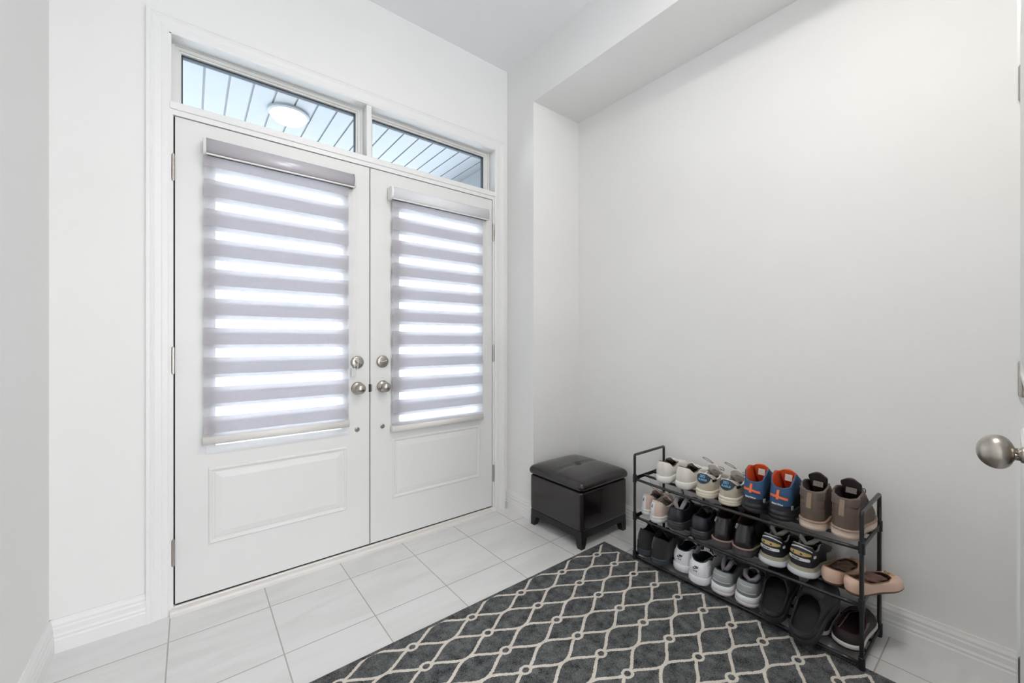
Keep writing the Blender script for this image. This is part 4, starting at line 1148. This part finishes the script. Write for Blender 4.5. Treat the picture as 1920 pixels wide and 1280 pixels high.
M_nvy = mat('dark_navy_nylon', (36, 38, 48), 0.5, bump=0.15, bscale=800)
M_yel = mat('ochre_insert', (186, 164, 106), 0.6)
M_gry = mat('light_grey_suede', (156, 154, 148), 0.85, bump=0.1, bscale=600)
M_wsol = mat('white_midsole', (206, 208, 214), 0.5)
M_olive = mat('sage_foam', (150, 148, 128), 0.6)
M_tx = mat('dark_print', (40, 40, 48), 0.6)
RIM_R = [(0.0, 0.020, 0.0, 0.112), (0.10, 0.030, 0.035, 0.107), (0.30, 0.062, 0.036, 0.086), (0.45, 0.085, 0.036, 0.086), (0.60, 0.110, 0.034, 0.104), (0.80, 0.140, 0.026, 0.094), (1.0, 0.168, 0.014, 0.070)]
def runner(y, yaw, label, side, x):
    s = Shoe('running_shoe', label, at(1, x, y), yaw, 0, 0, side, L=0.264, wh=0.039, wb=0.0420, zh=0.036, zt=0.026, rim=RIM_R, group=G_MID)
    s.sole([M_wsol, M_olive, mat('grey_outsole', (96, 94, 92), 0.7)], [(0.000, 0.0), (0.009, 0.04), (0.0110, 0.22), (0.0080, 0.68), (0.0058, 0.73), (0.0045, 0.98), (0.0015, 1.06), (-0.003, 1.0)], fm=[2, 0, 0, 1, 1, 1, 1])
    s.upper([M_nvy, M_gry], lambda t, v, th, p: 1 if (t > 0.55 and p.z < 0.062) else 0); s.lining(M_gry, mat('dark_insole', (40, 40, 44), 0.9))
    s.patch('ochre_insert', -0.036, 0.040, lambda a: 0.078+2.0*a*a*0.6, lambda a: 0.0925-3.4*a*a, M_yel, n=18, off=0.0030)
    for (a0, w_) in ((-0.020, 0.006), (0.004, 0.010)):
        s.decal('vent', [(a0, 0.0815), (a0+w_, 0.0815), (a0+w_*0.35, 0.0875)], [(0, 1, 2)], M_black, 0.0038, None, 0.003)
    p = s.patch('name_strip', -0.038, 0.036, lambda a: 0.0605+(0.0015 if a < -0.034 or a > 0.032 else 0), lambda a: 0.0705-(0.0015 if a < -0.034 or a > 0.032 else 0), M_white, n=16, off=0.0032)
    s.text('XOOSA ~', -0.004, 0.0655, 0.0078, M_tx, p, 0.0040, bold=0.0003)
    s.patch('collar_piping', -0.040, 0.046, lambda a: 0.1035-5.5*a*a, lambda a: 0.1075-6*a*a, M_strp, n=18, k=2, off=0.0022)
    s.patch('lace_tab', 0.052, 0.066, 0.072, 0.080, M_strp, n=3, k=2, off=0.0024)
    bm = bmesh.new()
    tube(bm, [(0.120, 0.020, 0.112), (0.096, 0.026, 0.124), (0.074, 0.018, 0.120), (0.066, 0.0, 0.104), (0.074, -0.016, 0.112), (0.090, -0.026, 0.122), (0.118, -0.022, 0.112)], [0.004, 0.008, 0.009, 0.008, 0.009, 0.008, 0.004], 10)
    t_ = obj('tongue', bm, M_gry, s.root, True)
    s.tongue(mat('dark_tongue', (34, 34, 40), 0.8), [(0.165, 0.072), (0.140, 0.096), (0.118, 0.112), (0.105, 0.122)], 0.046, 0.054, arch=0.012, name='tongue_base')
    s.laces(M_bl, [0.58, 0.66, 0.74, 0.82, 0.90], r=0.0022)
    return s
runner(-1.566, math.radians(-5), 'grey and navy running shoe with an ochre heel insert, the one beside the chelsea boots', 1, 1.834)
runner(-1.668, math.radians(-6), 'grey and navy running shoe with an ochre heel insert, the one beside the nude flats', -1, 1.836)

M_nude = mat('nude_patent_leather', (220, 188, 168), 0.36, var=0.03)
M_stuf = mat('brown_crumpled_stocking', (104, 80, 70), 0.8, bump=0.8, bscale=120, var=0.2, vscale=60)
M_gold = mat('gold_trim', (196, 160, 96), 0.3, 0.9)
RIM_F = [(0.0, 0.006, 0.0, 0.058), (0.10, 0.020, 0.028, 0.053), (0.30, 0.060, 0.031, 0.040), (0.50, 0.100, 0.033, 0.038), (0.70, 0.140, 0.034, 0.040), (0.90, 0.172, 0.022, 0.043), (1.0, 0.180, 0.008, 0.044)]
def flat(y, yaw, label, side, x, roll=0.0, dz=0.0):
    s = Shoe('ballet_flat', label, at(1, x, y, dz), yaw, 0, roll, side, L=0.240, wh=0.031, ww=0.032, wb=0.041, wt=0.038, zh=0.010, zt=0.006, spring=0.006, rim=RIM_F, bulge=0.006, bow=0.6, group=G_MID, collar=0.003, rh=0.034, rt=0.06, lead=0.6)
    s.sole([mat('brown_thin_sole', (92, 68, 58), 0.6)], [(-0.006, 0.0), (-0.002, 0.05), (0.001, 0.7), (0.0006, 1.0), (-0.003, 1.0)])
    s.upper(M_nude); s.lining(mat('tan_lining', (150, 116, 92), 0.7))
    # crumpled stocking inside
    bm = bmesh.new(); bmesh.ops.create_icosphere(bm, subdivisions=4, radius=1.0)
    rnd = random.Random(int(abs(y)*1000))
    ph = [rnd.uniform(0, 6) for _ in range(6)]
    for v in bm.verts:
        c = v.co.copy(); k = 1+0.10*math.sin(6*c.x+ph[0]+3*c.y)+0.09*math.sin(9*c.y+ph[1]+4*c.x)+0.10*math.sin(8*c.z+ph[2]+7*c.x)
        v.co = Vector((0.108+c.x*0.052*k, c.y*0.026*k, 0.034+c.z*0.0185*k))
    o = obj('stuffing', bm, M_stuf, s.root, True); o['label'] = 'brown crumpled stocking stuffed inside'
    bm = bmesh.new()
    for g in (-1, 1): tube(bm, [(0.186, 0, 0.047), (0.190, g*0.008, 0.050), (0.196, g*0.016, 0.045), (0.190, g*0.014, 0.043), (0.186, 0, 0.046)], 0.0014, 6)
    obj('gold_bow', bm, M_gold, s.root, True)
    return s
flat(-1.757, math.radians(-12), 'nude ballet flat stuffed with brown stocking, the one beside the running shoes', 1, 1.852)
flat(-1.822, math.radians(-24), 'nude ballet flat whose toe pokes out past the right end of the rack', -1, 1.836, 0, 0.0005)

# ---------------- bottom tier
M_bsu = mat('black_suede', (30, 31, 35), 0.9, bump=0.2, bscale=500, var=0.12, vscale=40, sheen=0.3)
M_brs = mat('slate_rubber', (54, 60, 70), 0.5)
RIM_B = [(0.0, 0.018, 0.0, 0.124), (0.10, 0.026, 0.032, 0.120), (0.30, 0.060, 0.037, 0.104), (0.45, 0.085, 0.034, 0.106), (0.60, 0.108, 0.032, 0.120), (0.80, 0.138, 0.024, 0.104), (1.0, 0.168, 0.012, 0.074)]
def black_suede(y, yaw, label, side, x):
    s = Shoe('sneaker', label, at(2-2, 0, 0), yaw, 0, 0, side, L=0.285, wh=0.038, wb=0.0420, zh=0.034, zt=0.026, rim=RIM_B, group=G_BOT)
    s.root.location = at_b(x, y)
    s.sole([M_brs], SNK_SOLE); s.upper(M_bsu); s.lining(mat('black_fabric_lining', (24, 24, 30), 0.9))
    s.patch('heel_counter', -0.030, 0.034, 0.036, lambda a: 0.080-12*a*a, mat('charcoal_nubuck', (44, 45, 49), 0.9, bump=0.2, bscale=500), off=0.0022)
    s.patch('heel_loop', -0.016, 0.016, lambda a: 0.086, lambda a: 0.106, mat('black_webbing', (36, 37, 42), 0.8), off=0.0024)
    s.tongue(M_bsu, [(0.170, 0.074), (0.142, 0.104), (0.118, 0.130), (0.106, 0.150)], 0.046, 0.056, arch=0.012, th=0.006)
    s.laces(M_bl, [0.58, 0.66, 0.74, 0.82, 0.90], r=0.002)
    return s
def at_b(x, y, dz=0.0):
    f = (y-RY0)/(RY1-RY0); return (x, y, sag(SHZ[0], min(1, max(0, f)))+0.003+clear(0, y)+dz)
black_suede(-0.991, math.radians(0), 'black suede sneaker at the left end of the bottom tier', 1, 1.812)
black_suede(-1.086, math.radians(0), 'black suede sneaker on the bottom tier, the one beside the white sneakers', -1, 1.790)

M_wh = mat('bright_white_leather', (232, 232, 238), 0.42, var=0.015)
M_gn = mat('dark_teal_lining', (36, 52, 56), 0.85, bump=0.15, bscale=600)
RIM_A = [(0.0, 0.018, 0.0, 0.094), (0.10, 0.030, 0.034, 0.100), (0.18, 0.046, 0.038, 0.108), (0.32, 0.070, 0.038, 0.098), (0.45, 0.084, 0.036, 0.092), (0.60, 0.110, 0.033, 0.106), (0.80, 0.140, 0.026, 0.094), (1.0, 0.168, 0.014, 0.072)]
SW = [(-0.0135, 0.0010), (-0.0125, 0.0040), (-0.0118, 0.0018), (-0.0095, 0.0002), (-0.005, 0.0000), (0.003, 0.0020), (0.0135, 0.0055), (0.004, -0.0005), (-0.004, -0.0033), (-0.0095, -0.0038), (-0.0125, -0.0022)]
def air_shoe(y, yaw, label, side, x):
    s = Shoe('sneaker', label, at_b(x, y), yaw, 0, 0, side, L=0.282, wh=0.041, wb=0.0420, zh=0.034, zt=0.028, rim=RIM_A, group=G_BOT)
    s.sole([M_wh], [(-0.003, 0.0), (0.002, 0.03), (0.0050, 0.2), (0.0055, 0.6), (0.0040, 0.92), (0.0018, 1.02), (-0.003, 1.0)])
    s.upper(M_wh); s.lining(M_gn, mat('black_sockliner', (30, 32, 34), 0.8))
    n = len(SW)
    tri = [(0, 1, 2), (0, 2, 10), (2, 3, 9, 10), (3, 4, 8, 9), (4, 5, 7, 8), (5, 6, 7)]
    s.decal('logo', [(a, b+0.0690) for a, b in SW], tri, M_tx, 0.0016)
    s.text('NIKE', 0.001, 0.0750, 0.0085, M_tx, off=0.0016, shear=0.3, bold=0.0004)
    s.text('A I R', 0.0, 0.0590, 0.0078, M_tx, off=0.0016, bold=0.0002)
    s.patch('heel_overlay', 0.050, 0.078, 0.040, lambda a: 0.082, M_wh, n=8, off=0.0018)
    s.patch('heel_overlay', -0.078, -0.050, 0.040, lambda a: 0.082, M_wh, n=8, off=0.0018)
    s.tongue(M_gn, [(0.168, 0.074), (0.142, 0.098), (0.120, 0.114), (0.108, 0.136)], 0.046, 0.056, arch=0.012, th=0.006)
    inner_label(s, 0.106, 0.126, 0.026, 0.020, M_lab, 0.35, 'tongue_label')
    s.laces(M_wh, [0.56, 0.64, 0.72, 0.80, 0.90], r=0.0024)
    return s
air_shoe(-1.186, math.radians(0), 'bright white sneaker with heel logo, the one beside the black suede pair', 1, 1.832)
air_shoe(-1.282, math.radians(-1), 'bright white sneaker with heel logo, the one beside the grey sneakers', -1, 1.796)

RIM_G = [(0.0, 0.018, 0.0, 0.094), (0.10, 0.028, 0.034, 0.092), (0.30, 0.062, 0.038, 0.084), (0.45, 0.088, 0.037, 0.088), (0.60, 0.118, 0.034, 0.100), (0.80, 0.142, 0.024, 0.090), (1.0, 0.170, 0.012, 0.070)]
M_gk = mat('grey_green_knit', (150, 156, 156), 0.85, bump=0.3, bscale=900, var=0.05)
M_gk2 = mat('silver_edging', (196, 198, 202), 0.5)
def grey_shoe(y, yaw, label, side, x, fold):
    s = Shoe('sneaker', label, at_b(x, y), yaw, 0, 0, side, L=0.282, wh=0.038, wb=0.0420, zh=0.040, zt=0.028, rim=RIM_G, group=G_BOT)
    s.sole([M_wh, mat('pale_pinkish_outsole', (208, 202, 206), 0.5)], [(-0.002, 0.0), (0.004, 0.03), (0.0075, 0.22), (0.0070, 0.40), (0.0048, 0.43), (0.0062, 0.47), (0.0050, 0.96), (0.0020, 1.03), (-0.003, 1.0)], fm=[1, 1, 1, 1, 0, 0, 0, 0])
    s.upper([M_gk, M_gry], lambda t, v, th, p: 0); s.lining(mat('charcoal_lining', (58, 58, 64), 0.9, bump=0.1, bscale=500))
    s.patch('heel_stripe', -0.030, 0.042, 0.048, 0.0535, mat('grey_stripe', (128, 132, 134), 0.7), n=12, k=2, off=0.0022)
    s.patch('heel_edging', -0.034, 0.046, lambda a: 0.0555, lambda a: 0.0575, M_gk2, n=12, k=1, off=0.0024)
    s.patch('heel_edging', -0.030, 0.030, lambda a: 0.080, lambda a: 0.0818, M_gk2, n=12, k=1, off=0.0022)
    bm = bmesh.new()
    if fold:
        pts = [(0.115, 0.016, 0.118), (0.090, 0.016, 0.116), (0.062, 0.010, 0.104), (0.046, 0.0, 0.090), (0.050, -0.012, 0.094), (0.066, -0.018, 0.112), (0.092, -0.018, 0.120), (0.118, -0.012, 0.118)]
    else:
        pts = [(0.110, 0.024, 0.108), (0.085, 0.026, 0.104), (0.060, 0.016, 0.096), (0.050, -0.004, 0.088), (0.060, -0.020, 0.092), (0.084, -0.026, 0.100), (0.112, -0.020, 0.108)]
    tube(bm, pts, [0.005]+[0.0095]*(len(pts)-2)+[0.005], 10)
    t_ = obj('tongue', bm, mat('grey_folded_tongue', (132, 130, 140), 0.6, var=0.08), s.root, True); t_['label'] = 'grey tongue folded back inside'
    s.tongue(M_gk, [(0.168, 0.074), (0.142, 0.096), (0.122, 0.110), (0.108, 0.118)], 0.046, 0.054, arch=0.012, name='tongue_base')
    s.laces(mat('dark_grey_lace', (66, 68, 74), 0.8), [0.56, 0.64, 0.72, 0.80, 0.90], r=0.0024)
    return s
grey_shoe(-1.383, math.radians(-1), 'grey sneaker with a thick white sole, the one beside the bright white sneakers', 1, 1.802, True)
grey_shoe(-1.482, math.radians(-1), 'grey sneaker with a thick white sole, the one beside the black clogs', -1, 1.806, False)

# dark low shoes with white sole edges
M_mar = mat('black_maroon_canvas', (36, 26, 30), 0.7, bump=0.2, bscale=600)
M_red = mat('dark_red_elastic', (142, 50, 46), 0.6)
RIM_V = [(0.0, 0.012, 0.0, 0.052), (0.10, 0.024, 0.036, 0.050), (0.30, 0.060, 0.040, 0.046), (0.50, 0.092, 0.040, 0.050), (0.70, 0.122, 0.037, 0.060), (0.90, 0.146, 0.024, 0.070), (1.0, 0.154, 0.010, 0.072)]
def slip(y, yaw, label, side, x, dz=0.0, rim=RIM_V):
    s = Shoe('slip_on_shoe', label, at_b(x, y, dz), yaw, 0, 0, side, L=0.262, wh=0.042, ww=0.040, wb=0.0420, wt=0.046, zh=0.020, zt=0.016, rim=rim, group=G_BOT, collar=0.005, rh=0.04)
    s.sole([mat('white_sole_edge', (214, 212, 212), 0.5), mat('black_outsole', (30, 28, 30), 0.7)], [(-0.002, 0.0), (0.002, 0.06), (0.003, 0.30), (0.0035, 0.34), (0.0035, 0.92), (0.0010, 1.02), (-0.003, 1.0)], fm=[1, 1, 0, 0, 0, 0])
    s.upper([M_mar, M_red, mat('mauve_trim', (112, 92, 100), 0.6)], lambda t, v, th, p: 1 if 0.34 < t < 0.56 and v > 0.35 and math.sin(th) < 0 else (2 if 0.34 < t < 0.66 and v > 0.7 and math.sin(th) >= 0 else 0))
    s.lining(mat('maroon_lining', (62, 30, 36), 0.85), mat('maroon_insole', (56, 30, 38), 0.85, var=0.2, vscale=80))
    return s
slip(-1.712, math.radians(1), 'black and maroon slip-on mostly hidden under a black clog', 1, 1.832, 0.0, [(0.0, 0.014, 0.0, 0.044), (0.10, 0.024, 0.034, 0.044), (0.30, 0.060, 0.037, 0.048), (0.50, 0.092, 0.037, 0.054), (0.70, 0.122, 0.035, 0.060), (0.90, 0.146, 0.024, 0.066), (1.0, 0.154, 0.010, 0.068)])
slip(-1.808, math.radians(-2), 'black and maroon slip-on at the right end of the bottom tier', -1, 1.836)

# black foam clogs, toes propped up
M_foam = mat('black_foam', (40, 42, 48), 0.62, bump=0.15, bscale=300, var=0.08, vscale=30)
RIM_C = [(0.0, 0.004, 0.0, 0.056), (0.10, 0.020, 0.036, 0.054), (0.30, 0.060, 0.041, 0.050), (0.50, 0.092, 0.044, 0.056), (0.70, 0.120, 0.044, 0.070), (0.90, 0.142, 0.030, 0.084), (1.0, 0.150, 0.012, 0.088)]
def clog(y, yaw, pitch, roll, label, side, x, dz):
    s = Shoe('foam_clog', label, at_b(x, y, dz), yaw, pitch, roll, side, L=0.285, wh=0.042, ww=0.044, wb=0.056, wt=0.050, zh=0.032, zt=0.024, spring=0.012, rim=RIM_C, group=G_BOT, cat='clog', collar=0.008, bulge=0.008, rh=0.045, rt=0.085)
    s.sole([M_foam], [(-0.006, 0.0), (0.0, 0.06), (0.004, 0.35), (0.005, 0.75), (0.0025, 1.0), (0.0, 1.15), (-0.003, 1.0)])
    s.upper(M_foam); s.lining(mat('black_foam_inside', (24, 25, 28), 0.8), mat('black_footbed', (24, 26, 30), 0.85, bump=0.4, bscale=400))
    return s
CL1 = clog(-1.594, math.radians(4), math.radians(-24), math.radians(0), 'black foam clog tilted toe-up on the bottom tier, beside the grey sneakers', 1, 1.772, 0.004)
CL2 = clog(-1.704, math.radians(-6), math.radians(-29), math.radians(0), 'black foam clog hanging lowest over the front rail, resting on a slip-on', -1, 1.738, 0.0)
